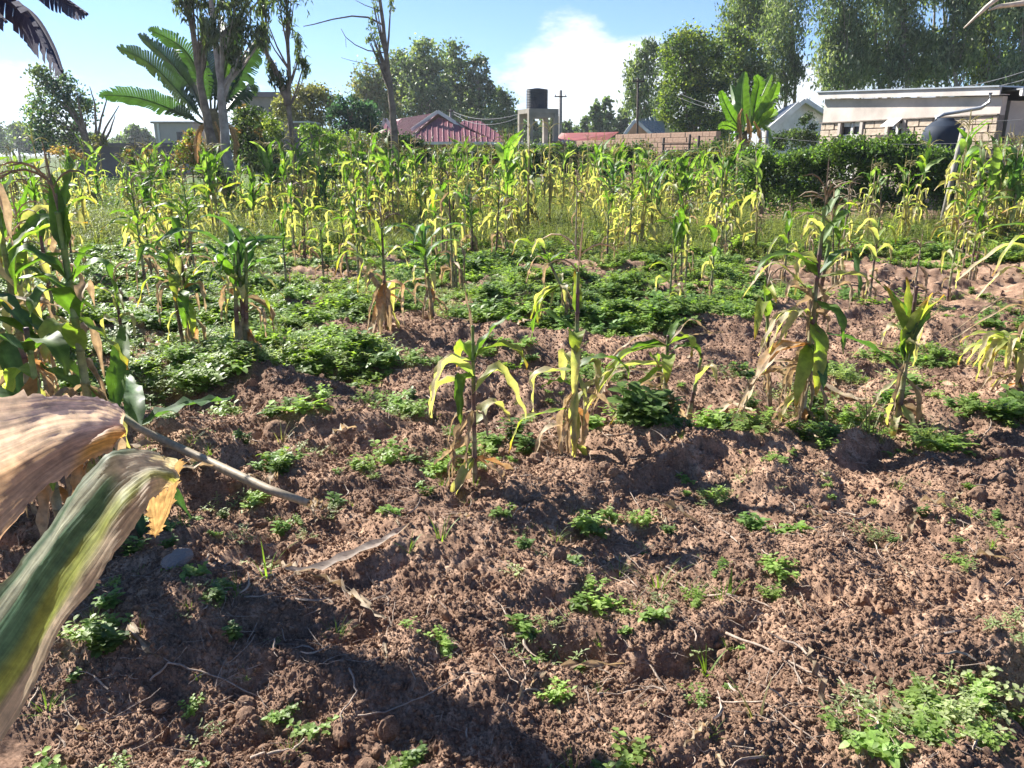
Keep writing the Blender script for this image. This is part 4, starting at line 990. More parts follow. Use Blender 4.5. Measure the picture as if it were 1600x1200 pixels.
TWIG = simple_mat('twig', (.42, .34, .27), (.24, .18, .14), 60, .8, .2)
def litter():
    # straw, roots and shreds over the soil
    protos = []
    for k in range(7):
        r_ = random.Random(k); L = r_.uniform(.05, .16); P = []; p = Vector((-L / 2, 0, 0)); a = 0
        for i in range(6):
            P.append(tuple(p)); a += r_.uniform(-.5, .5); p = p + Vector((math.cos(a) * L / 5, math.sin(a) * L / 5, r_.uniform(-.003, .006)))
        mb = MB().tube(P, [.0012] * 6 if k < 5 else [.003, .004, .004, .003, .002, .001], 4, C=(.45, .36, .27), cap=False)
        protos.append(mb.mesh('straw', TWIG))
    for k in range(3):
        V, F, C = leaf_arrays(.22, .028, .1, .3, 'd', k, 7, twist=1.5); protos.append(MB().add(V, F, C).mesh('straw', DRY, True))
    x, y, d = wedge_points(15000, 1.4, 13, 1.1); n = len(x)
    keep = noise2(x * 1.2, y * 1.2, 61) + .8 * rs.rand(n) > .35; x, y = x[keep], y[keep]; n = len(x)
    scatter('straw_litter', protos, np.c_[x, y, height(x, y) + .004], np.c_[rs.randn(n) * .25, rs.randn(n) * .25, rs.rand(n) * 6.28], .4 + .8 * rs.rand(n), rs.choice(10, n, p=[.165] * 5 + [.07] * 2 + [.035 / 3] * 3), 'dry straw, rootlets and leaf shreds strewn over the soil', 'litter')
litter()
def twigs():
    T = [([(936, 1085), (975, 1040), (1010, 1037), (1040, 1038)], .004, 'bent brown twig arching over the bare soil at lower centre'),
         ([(1100, 925), (1135, 945), (1180, 950), (1205, 962)], .005, 'pale crooked root lying in the soil right of the small seedlings'),
         ([(1135, 985), (1190, 1018), (1250, 1060), (1290, 1082)], .005, 'long straight dry twig slanting down to the right over a hollow'),
         ([(1095, 1075), (1130, 1098), (1190, 1120), (1290, 1190)], .0035, 'thin dark twig near the bottom slanting to the right'),
         ([(235, 1065), (265, 1050), (330, 1055), (400, 1080)], .004, 'pale curved root in the shaded soil at lower left'),
         ([(395, 1190), (425, 1178), (455, 1166), (475, 1150)], .006, 'grey stick near the bottom edge at lower left'),
         ([(548, 1060), (556, 1085), (533, 1115), (531, 1135)], .0035, 'thin zigzag root on the left side of the bare soil'),
         ([(535, 905), (540, 935), (552, 950), (580, 952)], .003, 'hooked pale root standing out of the soil below the grey leaf'),
         ([(975, 745), (985, 775), (1000, 795)], .003, 'short white straw on the soil below the raked straw leaves'),
         ([(1010, 850), (1040, 875), (1035, 905)], .003, 'forked white straw over the dark hollow right of centre'),
         ([(1310, 1075), (1330, 1115), (1350, 1160)], .003, 'thin straw pointing to the bottom weeds'),
         ([(560, 1110), (600, 1102), (660, 1092), (720, 1068)], .003, 'long thin straw lying level on the bare soil')]
    for pts, r_, lab in T:
        P = [gnd(a, b) for a, b in pts]; P = [Vector((p.x, p.y, gz_f(p.x, p.y) + .012)) for p in P]
        Q = []
        for i in range(len(P) - 1):
            for k in range(4): Q.append(P[i].lerp(P[i + 1], k / 4) + Vector((random.uniform(-1, 1), random.uniform(-1, 1), random.uniform(-.3, 1))) * .004)
        Q.append(P[-1])
        o = MB().tube(Q, [r_ * (1 - .5 * i / len(Q)) for i in range(len(Q))], 6).build('dry_twig', TWIG, None, True); tag(o, lab, 'twig')
    for pts, W_, lab, kd in (([(452, 942), (500, 915), (545, 893), (600, 870), (640, 856)], .05, 'long grey withered maize leaf lying on the soil at lower left of centre', 'd'),
                         ([(1265, 600), (1310, 612), (1345, 625), (1390, 634)], .06, 'bleached cream maize leaf lying on the soil between tallest plant and yellow bunch', 'w'),
                         ([(1110, 660), (1140, 640), (1180, 655)], .05, 'crumpled pale leaf among the weeds left of the tallest plant', 'w'),
                         ([(700, 512), (745, 505), (790, 500)], .03, 'pale dry leaf on the soil between bluish plant and tassel stem', 'd'),
                         ([(960, 500), (1010, 492), (1060, 490)], .04, 'straw coloured leaf shred lying beyond the low raked plant', 'd')):
        P = [gnd(a, b) for a, b in pts]; P = [Vector((p.x, p.y, gz_f(p.x, p.y) + .03)) for p in P]
        V = []; n = len(P); K = 16
        F = []; C = []
        for i in range(K + 1):
            t = i / K * (n - 1); i0 = min(int(t), n - 2); c = P[i0].lerp(P[i0 + 1], t - i0); tan = (P[i0 + 1] - P[i0]).normalized(); s = tan.cross(Vector((0, 0, 1)))
            w = W_ * math.sin(math.pi * min(1, .12 + i / K * .86)) ** .6 / 2 + .001
            for j, q in enumerate((-1, -.4, .3, 1)):
                V.append(tuple(c + s * w * q + Vector((0, 0, .012 * abs(q) + .006 * math.sin(i * 1.9 + j)))))
                C.append((TAN * .95 if kd == 'w' else GRY * .75) * random.uniform(.75, 1.1))
            if i: F += [((i - 1) * 4 + j, (i - 1) * 4 + j + 1, i * 4 + j + 1, i * 4 + j) for j in range(3)]
        o = MB().add(V, F, np.array(C)).build('dry_leaf', DRY, None, True); tag(o, lab, 'dry leaf')
twigs()
# ------------------------------------------------------------------ trees and bushes
def crown_mat(name, trans=.45, tint=(1.3, 1.4, .5), rough=.5, spec=.35):
    return leaf_mat(name, rough=rough, spec=spec, trans=trans, tint=tint, var=.06, tex=.5)
CROWN = crown_mat('tree_foliage')
BARK = simple_mat('bark', (.30, .25, .20), (.13, .10, .085), 6, .85, .15, bump=.6, bdist=.03)
PBARK = simple_mat('pale_bark', (.46, .41, .36), (.20, .17, .15), 4, .8, .2, bump=.4, bdist=.02)

def foliage_mesh(name, clumps, leaf, cols, seed=0, elong=1.0, hang=0.0, dens=1.0, sub=None, mat=None, inner=.35):
    """many small leaf faces in uneven clumps; clumps = [(centre, radii)]"""
    leaf = leaf * .62; dens = dens * 1.75
    r_ = np.random.RandomState(seed)
    VV = []; CC = []
    cols = np.array(cols)
    for (c, rr) in clumps:
        c = np.array(c, float); rr = np.array(rr, float)
        rm = rr.mean()
        ns = sub or int(np.clip(10 * rm, 12, 60))
        # sub clumps near the surface of the ellipsoid
        d = r_.randn(ns, 3); d /= np.linalg.norm(d, axis=1)[:, None]; d[:, 2] = np.where(d[:, 2] < -.6, -d[:, 2], d[:, 2])
        rad = 1 - (1 - inner) * r_.rand(ns) ** 1.6 * .8
        sc = c + d * rr * rad[:, None]
        ss = rm * (.17 + .17 * r_.rand(ns)) * (1.0 if ns < 30 else .85)
        surf = 4 * math.pi * rm * rm
        n = int(surf * dens / (leaf * leaf) * 1.1 / ns * (1 if elong < 1.8 else 1.15)) + 8
        n = min(n, 620)
        P = np.repeat(sc, n, 0) + r_.randn(ns * n, 3) * np.repeat(ss, n)[:, None] * np.array([1, 1, .8 + .9 * (elong > 1.5)])
        base = np.repeat(cols[r_.randint(0, len(cols), ns)], n, 0) * (0.8 + .45 * np.repeat(r_.rand(ns), n))[:, None] * (.75 + .5 * r_.rand(ns * n))[:, None]
        m = len(P)
        a = r_.randn(m, 3); a[:, 2] = a[:, 2] * (1 + hang) - hang * 1.5; a /= np.linalg.norm(a, axis=1)[:, None]
        b = np.cross(a, r_.randn(m, 3)); b /= np.maximum(np.linalg.norm(b, axis=1), 1e-5)[:, None]
        L = leaf * (.6 + .7 * r_.rand(m))[:, None] * elong ** .5; W = L / elong
        q = np.stack([P - a * L * .5, P + b * W * .42 , P + a * L * .55, P - b * W * .42], 1)
        VV.append(q.reshape(-1, 3)); CC.append(np.repeat(base, 4, 0))
    V = np.concatenate(VV); C = np.concatenate(CC)
    Q = np.arange(len(V)).reshape(-1, 4)
    foliage_mesh.total += len(Q)
    return fast_mesh(name, V, Q, C, mat or CROWN)
foliage_mesh.total = 0

def pxclumps(lst, Y, o, flat=.8, grow=1.0):
    """crown masses given where they show, turned into solid ellipsoids round the tree's own distance"""
    out = []
    for i, (px, py, rx, rz) in enumerate(lst):
        dy = ((i * 37) % 11 / 10 - .5) * .8 * rx / FPX * Y * 1.1
        p = at(px, py, Y + dy); R1, R3 = rx / FPX * Y * grow, rz / FPX * Y * (1 + (grow - 1) * .4)
        out.append(((p.x - o.x, p.y - o.y, p.z - o.z), (R1, R1 * flat, R3)))
    return out

def tree(px, Y, label, clumps, cols, leaf=.25, trunk=None, r0=.2, name='tree', cat='tree', group=None, elong=1.0, hang=0.0, dens=1.0, seed=0, bark=None, limbs=True, sub=None, inner=.35, basepx=None, twigs_=0, grow=1.0):
    b = at(basepx or px, HOR, Y); o = Vector((b.x, Y, gz(b.x, Y) - .05))
    root = empty(name, o); tag(root, label, cat, group)
    cl = pxclumps(clumps, Y, o, grow=grow)
    r_ = random.Random(seed)
    mb = MB()
    if trunk is None:
        top = max(cl, key=lambda c: c[0][2])
        xs = sum(c[0][0] for c in cl) / len(cl)
        pts = [(0, 0, 0), (xs * .2 + r_.uniform(-.1, .1), 0, top[0][2] * .33), (xs * .6, 0, top[0][2] * .66), (top[0][0] * .8, top[0][1] * .5, top[0][2])]
        trunks = [pts]
    else:
        trunks = [[tuple(at(a, c, Y) - o) for a, c in t] for t in trunk]
    for t in trunks:
        P = []
        for i in range(len(t) - 1):
            a, c = Vector(t[i]), Vector(t[i + 1])
            for k in range(4): P.append(a.lerp(c, k / 4) + Vector((r_.uniform(-1, 1), r_.uniform(-1, 1), 0)) * r0 * .12 * (1 if i + k else 0))
        P.append(Vector(t[-1])); n = len(P)
        mb.tube(P, [r0 * (1.25 if i == 0 else 1) * (1 - .78 * (i / (n - 1)) ** .9) for i in range(n)], 9)
        trunks_p = P
    mb.build('trunk', bark or BARK, root, True)
    if limbs:
        lb = MB()
        for (c, rr) in cl:
            t = trunks[r_.randrange(len(trunks))]
            zc = c[2] - rr[2] * r_.uniform(.4, .9)
            s = Vector(t[0]); e = Vector(t[-1])
            z = max(min(zc * .8, e.z), s.z)
            # point on the trunk at height z
            p0 = s
            for i in range(len(t) - 1):
                a, d = Vector(t[i]), Vector(t[i + 1])
                if a.z <= z <= d.z and d.z > a.z: p0 = a.lerp(d, (z - a.z) / (d.z - a.z))
            for k in range(3):
                q = Vector(c) + Vector((r_.uniform(-.6, .6) * rr[0], r_.uniform(-.6, .6) * rr[1], r_.uniform(-.2, .8) * rr[2]))
                m = p0.lerp(q, .5) + Vector((0, 0, -.08 * (q - p0).length))
                lb.tube([p0, m, q], [r0 * .32, r0 * .2, r0 * .05], 5, cap=False)
        if lb.n: lb.build('branch', bark or BARK, root, True)
    if cl:
        link('crown', foliage_mesh('crown', cl, leaf, cols, seed, elong, hang, dens, sub, None, inner), root)
    return root

DG = [(.07, .115, .055), (.095, .145, .065), (.055, .095, .05)]
EU = [(.20, .26, .165), (.14, .20, .12), (.27, .32, .21), (.10, .15, .085)]
YL = [(.24, .31, .07), (.18, .26, .06), (.13, .20, .05), (.28, .33, .09)]
OL = [(.20, .20, .10), (.15, .17, .08), (.25, .24, .14)]
BL = [(.05, .12, .09), (.07, .15, .11), (.045, .10, .08)]
LG = [(.19, .31, .07), (.26, .36, .10), (.14, .25, .06)]

# far tree line all along the horizon, each tree its own
def far_line():
    r_ = random.Random(77)
    spec = [(-20, 140, 26, 50), (30, 150, 24, 44), (75, 150, 24, 34), (110, 150, 20, 30), (150, 140, 22, 30), (188, 130, 14, 26), (208, 120, 13, 44), (226, 120, 14, 36), (262, 130, 20, 26), (300, 130, 24, 30), (400, 120, 24, 40), (520, 120, 26, 36),
            (790, 110, 16, 52), (808, 112, 14, 60), (830, 105, 14, 56), (850, 108, 14, 52), (866, 100, 12, 62), (884, 105, 13, 48), (900, 112, 13, 40), (915, 100, 11, 56), (932, 94, 9, 78), (947, 96, 10, 82), (960, 100, 12, 50), (975, 100, 12, 66),
            (1000, 90, 16, 60), (1120, 95, 24, 60), (1215, 100, 18, 50), (1250, 100, 14, 60), (1275, 96, 16, 66), (1640, 90, 30, 70), (1300, 90, 20, 60)]
    for i, (px, Y, hw, h) in enumerate(spec):
        base = 240; t = h
        cl = [(px + r_.uniform(-.2, .2) * hw, base - t * .84, hw * .62, t * .2), (px - hw * .35, base - t * .6, hw * .75, t * .25), (px + hw * .4, base - t * .55, hw * .75, t * .25), (px, base - t * .32, hw * 1.1, t * .3), (px - hw * .6, base - t * .2, hw * .8, t * .22), (px + hw * .6, base - t * .2, hw * .8, t * .22)]
        for lim, g in ((60, 'at the left edge'), (200, 'behind the airy bluish tree'), (245, 'left of the flat roofed building'), (350, 'behind the flat roofed building'), (600, 'behind the gum trees'), (825, 'left of the water tower'), (872, 'behind the water tower'), (925, 'right of the tall power pole'), (955, 'rising highest above the orange wall'), (1010, 'left of the slim dark pole'), (1180, 'behind the banana plant'), (1290, 'behind the white gabled house'), (9999, 'behind the stone building')):
            if px < lim: break
        tree(px, Y, 'distant dark eucalyptus of the skyline, %s, %s' % ('tall' if h > 55 else 'low' if h < 36 else 'medium high', g), cl, EU[:2] + EU[3:] + DG[:1], .62, r0=.25, seed=i, group='distant skyline trees', limbs=False, sub=20, dens=.9)
far_line()

# grove behind the red roof
for i, (px, Y, cl, lab) in enumerate([
    (575, 74, [(575, 135, 20, 26), (590, 160, 24, 30), (572, 180, 22, 30), (600, 190, 26, 26)], 'outer left tree of the grove behind the red roofed house, lighter olive green'),
    (625, 78, [(622, 110, 18, 24), (640, 130, 24, 30), (612, 150, 24, 36), (630, 180, 30, 34)], 'grove tree showing on both sides of the leaning bare trunk'),
    (665, 76, [(665, 92, 20, 22), (655, 125, 24, 30), (680, 130, 22, 34), (665, 165, 32, 34), (690, 185, 26, 30)], 'tallest rounded tree in the grove, above the peak of the red roof'),
    (705, 80, [(708, 98, 16, 24), (715, 130, 22, 32), (700, 160, 28, 34), (725, 180, 26, 36)], 'dark second peak of the grove, behind the wire pole'),
    (745, 78, [(748, 108, 10, 20), (742, 140, 14, 24), (757, 150, 12, 22), (750, 185, 24, 30)], 'thin crowned tree with gaps at the right side of the grove'),
    (780, 84, [(775, 160, 12, 20), (785, 175, 16, 24), (765, 190, 20, 22), (795, 195, 14, 20)], 'low dark tree tapering off the right end of the grove')]):
    tree(px, Y, lab, cl, (EU if i != 0 else OL + EU[:1]), .42, r0=.3, seed=200 + i, dens=1.1, sub=36, grow=1.25, bark=PBARK)
tree(988, 62, 'tall airy eucalyptus left of the round crowned trees, pole in front', [(1015, 78, 9, 14), (1010, 105, 16, 18), (995, 125, 15, 22), (1012, 150, 16, 20), (992, 165, 16, 18), (1020, 185, 20, 20)], EU, .36, r0=.22, seed=230, sub=24, grow=1.25, bark=PBARK, hang=.6, elong=2.2)
tree(1042, 70, 'narrow dark eucalyptus peeking out between the airy one and the round crown', [(1042, 82, 9, 16), (1040, 120, 14, 26), (1035, 165, 18, 26)], EU, .4, r0=.25, seed=231, sub=16, bark=PBARK)
tree(1085, 50, 'dense round crowned tree lit yellow green on its left side, beyond the brick wall', [(1080, 85, 36, 30), (1065, 115, 26, 34), (1105, 110, 28, 40), (1075, 155, 34, 34), (1110, 165, 30, 34), (1060, 180, 24, 26), (1095, 200, 34, 20)], YL + DG, .26, r0=.28, seed=232, dens=1.5, grow=1.15, sub=44, inner=.55)
tree(1150, 54, 'tall bushy tree with yellow green lower crown behind the banana plant', [(1145, 85, 22, 34), (1165, 100, 24, 36), (1140, 125, 22, 30), (1175, 140, 24, 40), (1160, 180, 26, 30)], YL + EU, .3, r0=.25, seed=233, dens=1.3, grow=1.2, sub=36, inner=.5)
# tall eucalyptus wood behind the stone building
EUC = [
 (1160, 60, [(1165, 30, 30, 30), (1150, 55, 22, 22), (1185, 5, 34, 26), (1200, 50, 24, 34), (1175, -30, 30, 26)], 'dark leaning top of the eucalyptus above the bushy tree'),
 (1225, 56, [(1225, 40, 26, 44), (1215, 90, 22, 34), (1235, -10, 28, 34), (1210, 140, 24, 26), (1240, 110, 12, 20)], 'eucalyptus with hanging grey foliage just left of the sky gap'),
 (1320, 52, [(1315, 20, 26, 44), (1300, 80, 18, 34), (1330, 70, 24, 40), (1310, 118, 34, 22), (1325, -30, 30, 30)], 'eucalyptus right of the sky gap, darker green near the roof of the stone building'),
 (1372, 55, [(1368, 10, 26, 44), (1380, 70, 24, 40), (1360, 110, 26, 26), (1375, -40, 26, 30)], 'eucalyptus with pale drooping sprays above the window of the stone building'),
 (1415, 50, [(1410, 30, 20, 40), (1425, 90, 24, 34), (1400, 120, 24, 18), (1418, -20, 24, 30)], 'eucalyptus with bare pale trunk visible, above the middle of the white fascia'),
 (1462, 54, [(1465, 85, 18, 28), (1455, 118, 26, 18), (1470, -5, 24, 18), (1440, 70, 12, 18)], 'thin eucalyptus with much sky between its branches'),
 (1492, 48, [(1500, 40, 20, 34), (1480, 100, 16, 26), (1505, 90, 18, 24), (1495, -20, 26, 26)], 'eucalyptus with straight white trunk rising above the downpipe'),
 (1545, 50, [(1545, 30, 26, 30), (1530, 80, 20, 34), (1550, 120, 28, 20), (1540, -20, 30, 30)], 'eucalyptus with lighter yellow sprays near the right edge'),
 (1600, 46, [(1595, 25, 24, 26), (1605, 110, 30, 30), (1600, -25, 30, 26), (1575, 125, 18, 14)], 'eucalyptus cut by the right edge of the picture')]
for i, (px, Y, cl, lab) in enumerate(EUC):
    tree(px, Y, lab, cl, EU + (YL[:1] if i in (0, 7) else []) , .30, r0=.17, seed=250 + i, dens=1.0, grow=1.22, sub=46, bark=PBARK, hang=1.0, elong=2.6, trunk=[[(px, 238), (px + 3, 150), (px - 4, 60), (px + 2, -40)]] + ([[(px + 14, 238), (px + 18, 120), (px + 10, -30)]] if i % 2 else []), inner=.3)
for i, (px, Y, cl) in enumerate([(1298, 66, [(1300, 135, 10, 14)]), (1350, 64, [(1350, 125, 30, 16), (1335, 90, 20, 30)]), (1440, 66, [(1440, 122, 16, 14), (1422, 70, 10, 18)]), (1520, 64, [(1520, 60, 18, 40), (1515, 115, 26, 24)]), (1580, 62, [(1580, 50, 14, 22), (1575, 100, 22, 20)])]):
    tree(px, Y, 'dim eucalyptus standing deeper in the wood, %s' % ('seen in the sky gap left of the roof', 'above the left half of the white fascia', 'above the middle of the white fascia', 'above the down pipe', 'near the right edge')[i], cl, DG + EU[:2], .36, r0=.16, seed=280 + i, sub=30, grow=1.3, bark=PBARK, hang=.6, elong=2.0, group='trees deeper in the wood')

# left side: gum trees with bare trunks
def hang_sprays(lst): return lst
tree(335, 20.5, 'left of the two close gum trunks, rough grey bark and hanging dark foliage above', [(290, 8, 16, 14), (310, 30, 18, 26), (345, 10, 26, 22), (300, -25, 30, 20), (320, 62, 12, 22)], [(.09, .13, .07), (.13, .17, .10), (.07, .10, .055)], .17, r0=.14, grow=1.0, seed=301, dens=.7, hang=1.4, elong=3.2, bark=BARK, sub=12,
     trunk=[[(352, 290), (330, 215), (316, 150), (306, 80), (293, 0), (285, -60)]], limbs=True)
tree(352, 20.0, 'right of the two close gum trunks, straight and lit along its left edge', [(350, 50, 18, 26), (380, 20, 24, 24), (400, -20, 34, 20), (385, 70, 14, 26), (365, 100, 10, 20), (408, 60, 10, 22)], [(.09, .13, .07), (.13, .17, .10), (.07, .10, .055)], .17, r0=.14, grow=1.0, seed=302, dens=.7, hang=1.4, elong=3.2, bark=PBARK, sub=12,
     trunk=[[(366, 292), (352, 230), (345, 130), (335, 60), (330, 0), (328, -60)]])
tree(462, 21.5, 'slender forked gum tree with weeping dark sprays, left of the leaning bare trunk', [(412, 30, 12, 24), (408, 75, 8, 18), (425, 120, 8, 24), (448, 30, 9, 26), (468, 85, 6, 26), (478, 110, 5, 16), (440, 130, 9, 16), (450, -15, 30, 20), (415, -15, 20, 20)], [(.09, .13, .07), (.13, .17, .10), (.07, .10, .055)], .15, r0=.085, grow=1.0, seed=303, dens=.6, hang=1.6, elong=3.5, bark=BARK, sub=10,
     trunk=[[(464, 288), (458, 230), (450, 160), (452, 110), (448, 60), (447, 0), (440, -50)], [(450, 165), (437, 120), (418, 85), (412, 40), (400, -10)]])
tree(618, 24, 'bare leaning eucalyptus trunk crossing the sky left of centre, few leaves', [(585, 12, 5, 22), (582, 48, 6, 16), (592, 78, 5, 18), (612, 12, 4, 14), (578, 65, 5, 10), (590, 95, 4, 8)], EU, .11, r0=.125, seed=304, dens=.35, hang=1.0, elong=2.0, bark=BARK, sub=7,
     trunk=[[(618, 262), (616, 200), (610, 140), (603, 80), (594, 0), (588, -60)]])
def bare_branches():
    root = [o for o in COL.objects if o.get('label', '').startswith('bare leaning eucalyptus')][0]
    inv = Vector(root.location); mb = MB()
    for pts, r_ in (([(597, 38), (575, 27), (550, 25), (520, 30), (490, 38), (474, 41)], .03), ([(600, 82), (575, 79), (555, 70), (540, 58), (533, 45)], .02), ([(540, 60), (541, 74)], .008), ([(606, 100), (580, 101), (550, 95), (533, 90)], .012), ([(590, 15), (570, 8), (555, 0)], .015)):
        P = [at(a, b, 24) - inv for a, b in pts]; mb.tube(P, [r_ * (1 - .75 * i / len(P)) for i in range(len(P))], 5)
    mb.build('branch', BARK, root, True)
bare_branches()
tree(118, 32, 'airy bluish green tree with layered boughs at far left, in front of the grey wall', [(60, 116, 16, 12), (68, 140, 26, 16), (98, 135, 24, 16), (112, 160, 28, 20), (62, 168, 24, 18), (130, 178, 24, 20), (85, 192, 32, 22), (58, 208, 26, 18), (124, 208, 26, 18), (95, 228, 34, 18)], EU + BL, .17, r0=.14, seed=305, dens=.6, sub=24, trunk=[[(140, 245), (128, 200), (108, 160), (80, 120)]], inner=.2)
tree(148, 29, 'leafless twiggy tree top standing right of the airy bluish tree', [(150, 222, 14, 10)], OL, .12, r0=.06, seed=306, dens=.4, trunk=[[(145, 262), (138, 220), (125, 170), (118, 140)], [(145, 250), (150, 200), (148, 160), (140, 135)], [(150, 240), (165, 200), (186, 165)], [(150, 230), (158, 185), (170, 145)], [(140, 225), (120, 190), (105, 165)], [(152, 240), (172, 205), (180, 180)]], limbs=False)
tree(480, 42, 'rounded olive brown tree behind the slender forked gum', [(470, 160, 26, 22), (495, 158, 26, 20), (445, 175, 22, 20), (515, 170, 16, 20), (480, 190, 36, 22)], OL, .22, r0=.2, seed=307, dens=1.2, sub=30)
tree(555, 40, 'dark blue green tree left of the leaning bare trunk', [(545, 170, 20, 18), (568, 180, 22, 18), (530, 190, 20, 20), (555, 205, 30, 18), (582, 200, 14, 16)], BL, .2, r0=.15, seed=308, dens=1.3, sub=30)

def bush(px, Y, label, clumps, cols, leaf=.12, seed=0, dens=1.0, cat='bush', name='bush', group=None, hang=0, elong=1.3, inner=.5, sub=None):
    return tree(px, Y, label, clumps, cols, leaf, r0=.04, name=name, cat=cat, seed=seed, dens=dens, hang=hang, elong=elong, group=group, limbs=False, inner=inner, sub=sub)
RD = [(.34, .20, .10), (.20, .22, .08), (.38, .24, .13)]
bush(388, 24, 'dark bush with reddish brown lit top right beside the close gum trunks', [(385, 185, 18, 16), (392, 205, 20, 22), (375, 225, 22, 24), (400, 240, 22, 24), (385, 262, 26, 18)], RD[:2] + DG, .13, 401, 1.2)
bush(398, 26.5, 'dark leafy bush closing the gap between close gum trunks and forked gum', [(390, 190, 24, 18), (412, 200, 20, 20), (398, 225, 30, 22), (402, 250, 30, 18)], DG + YL[2:3], .13, 4021, 1.3)
bush(410, 25.5, 'yellow green shrub between the reddish bush and the forked gum', [(425, 205, 14, 16), (430, 230, 16, 24), (415, 250, 18, 22)], YL, .12, 402)
bush(300, 23, 'leafy shrub with orange flecked top left of the close gum trunks', [(298, 218, 16, 14), (285, 240, 18, 18), (310, 245, 18, 22), (295, 262, 24, 16)], YL + RD[:1], .11, 403)
bush(202, 25, 'small reddish tipped bush standing before the grey wall, left of a twin', [(200, 240, 9, 8), (205, 255, 13, 10)], RD[:2] + DG[:1], .1, 404)
bush(234, 25, 'small reddish tipped bush before the grey wall, next to the orange flecked shrub', [(236, 240, 10, 8), (230, 255, 14, 10)], RD[:2] + LG[:1], .1, 405)
bush(120, 21, 'russet leaved bush below the airy bluish tree', [(98, 240, 16, 9), (120, 248, 12, 8)], RD, .09, 406)
bush(345, 18.5, 'low dark green bush at the foot of the close gum trunks', [(335, 275, 20, 14), (318, 270, 14, 10)], DG + LG[:1], .09, 407)
bush(250, 22, 'low green bush in the grass in front of the grey wall', [(235, 268, 22, 9), (260, 272, 18, 9)], LG + DG, .09, 408)
bush(500, 30, 'bright lime green shrub right of the forked gum', [(485, 215, 20, 16), (510, 225, 22, 16), (495, 240, 26, 16), (520, 245, 20, 14)], LG, .14, 409, 1.2)
bush(560, 30, 'pale green shrub with open sprays under the blue green tree', [(555, 222, 22, 14), (575, 235, 20, 14), (550, 245, 24, 16), (590, 222, 12, 12)], LG + YL, .14, 410, 1.1)
bush(620, 27, 'large black green conifer like bush at the foot of the leaning bare trunk', [(612, 228, 20, 18), (635, 232, 22, 18), (655, 238, 18, 16), (595, 245, 16, 18), (625, 252, 30, 16), (660, 255, 18, 14)], [(.02, .05, .022), (.03, .065, .03)], .12, 411, 1.5)
bush(440, 24, 'dark shrubbery under the forked gum in shade', [(440, 262, 20, 16), (470, 265, 26, 16), (500, 268, 26, 14), (530, 270, 24, 12), (425, 280, 18, 10)], DG, .12, 412, 1.2)
bush(560, 25, 'dark hedge bush stretching left of the black green bush', [(550, 268, 26, 14), (580, 268, 22, 14)], DG, .12, 413, 1.2)
for i, (px, lab) in enumerate([(700, 'hedge bush below the right half of the red roof'), (742, 'hedge bush with thin pole standing in it, below the right end of the red roof'), (785, 'brownish lit hedge bush just left of the water tower legs'), (826, 'dark round hedge bush under the water tower'),
                               (868, 'hedge bush right of the tower, below the low red roof'), (908, 'hedge bush below the left end of the brick wall'), (950, 'hedge bush below the middle of the brick wall'), (990, 'hedge bush below the small gabled house'), (1030, 'hedge bush growing through the left gate post'), (1066, 'hedge bush growing through the right of the wooden gate'), (1105, 'tangled dark hedge bush between wooden gate and banana plant'), (1150, 'dark bush at the foot of the banana plant')]):
    r_ = random.Random(i); z = 238 if px < 1000 else 248 if px < 1090 else 234
    cols = (DG + LG[:1]) if i not in (2,) else (RD + YL)
    bush(px, 29.5 - .1 * i if not 1000 < px < 1090 else 26.2, lab, [(px - 12, z + 4 + r_.uniform(-4, 4), 16, 12), (px + 12, z + 2 + r_.uniform(-5, 4), 16, 13), (px, z + 16, 26, 13), (px, z + 30, 24, 10)], cols, .12, 420 + i, 1.3)
for i, (px, Y, cl, lab) in enumerate([
    (1185, 19.5, [(1180, 262, 22, 22), (1200, 280, 26, 26), (1175, 300, 22, 16)], 'shaded left end bush of the big hedge in front of the stone building'),
    (1250, 19, [(1240, 260, 26, 18), (1262, 255, 24, 20), (1250, 285, 34, 26), (1245, 312, 34, 18)], 'hedge bush with fresh tips below the left corner of the stone building'),
    (1320, 18.6, [(1305, 250, 28, 18), (1335, 252, 28, 18), (1320, 280, 36, 28), (1325, 312, 36, 18)], 'hedge bush under the barred door opening of the stone building'),
    (1390, 18.3, [(1375, 252, 26, 20), (1405, 250, 28, 18), (1392, 282, 36, 30), (1395, 318, 34, 20)], 'tallest hedge bush, under the small open window of the stone building'),
    (1455, 18.0, [(1445, 256, 28, 18), (1470, 262, 26, 20), (1452, 288, 34, 30), (1440, 318, 26, 18)], 'hedge bush below the dark water tank, ending at the leaning pole'),
    (1520, 17.5, [(1515, 275, 20, 14), (1535, 290, 24, 18), (1505, 305, 22, 18), (1560, 300, 22, 16)], 'lower straggling bush right of the leaning pole')]):
    bush(px, Y, lab, [(a, b - 2 + 7 * math.sin(a * .37), c * 1.25, d * (1.2 + .25 * math.sin(a * .9))) for a, b, c, d in cl], LG[2:] + DG + [(.13, .23, .05), (.17, .26, .07)], .10, 440 + i, 1.3, inner=.6, sub=60)

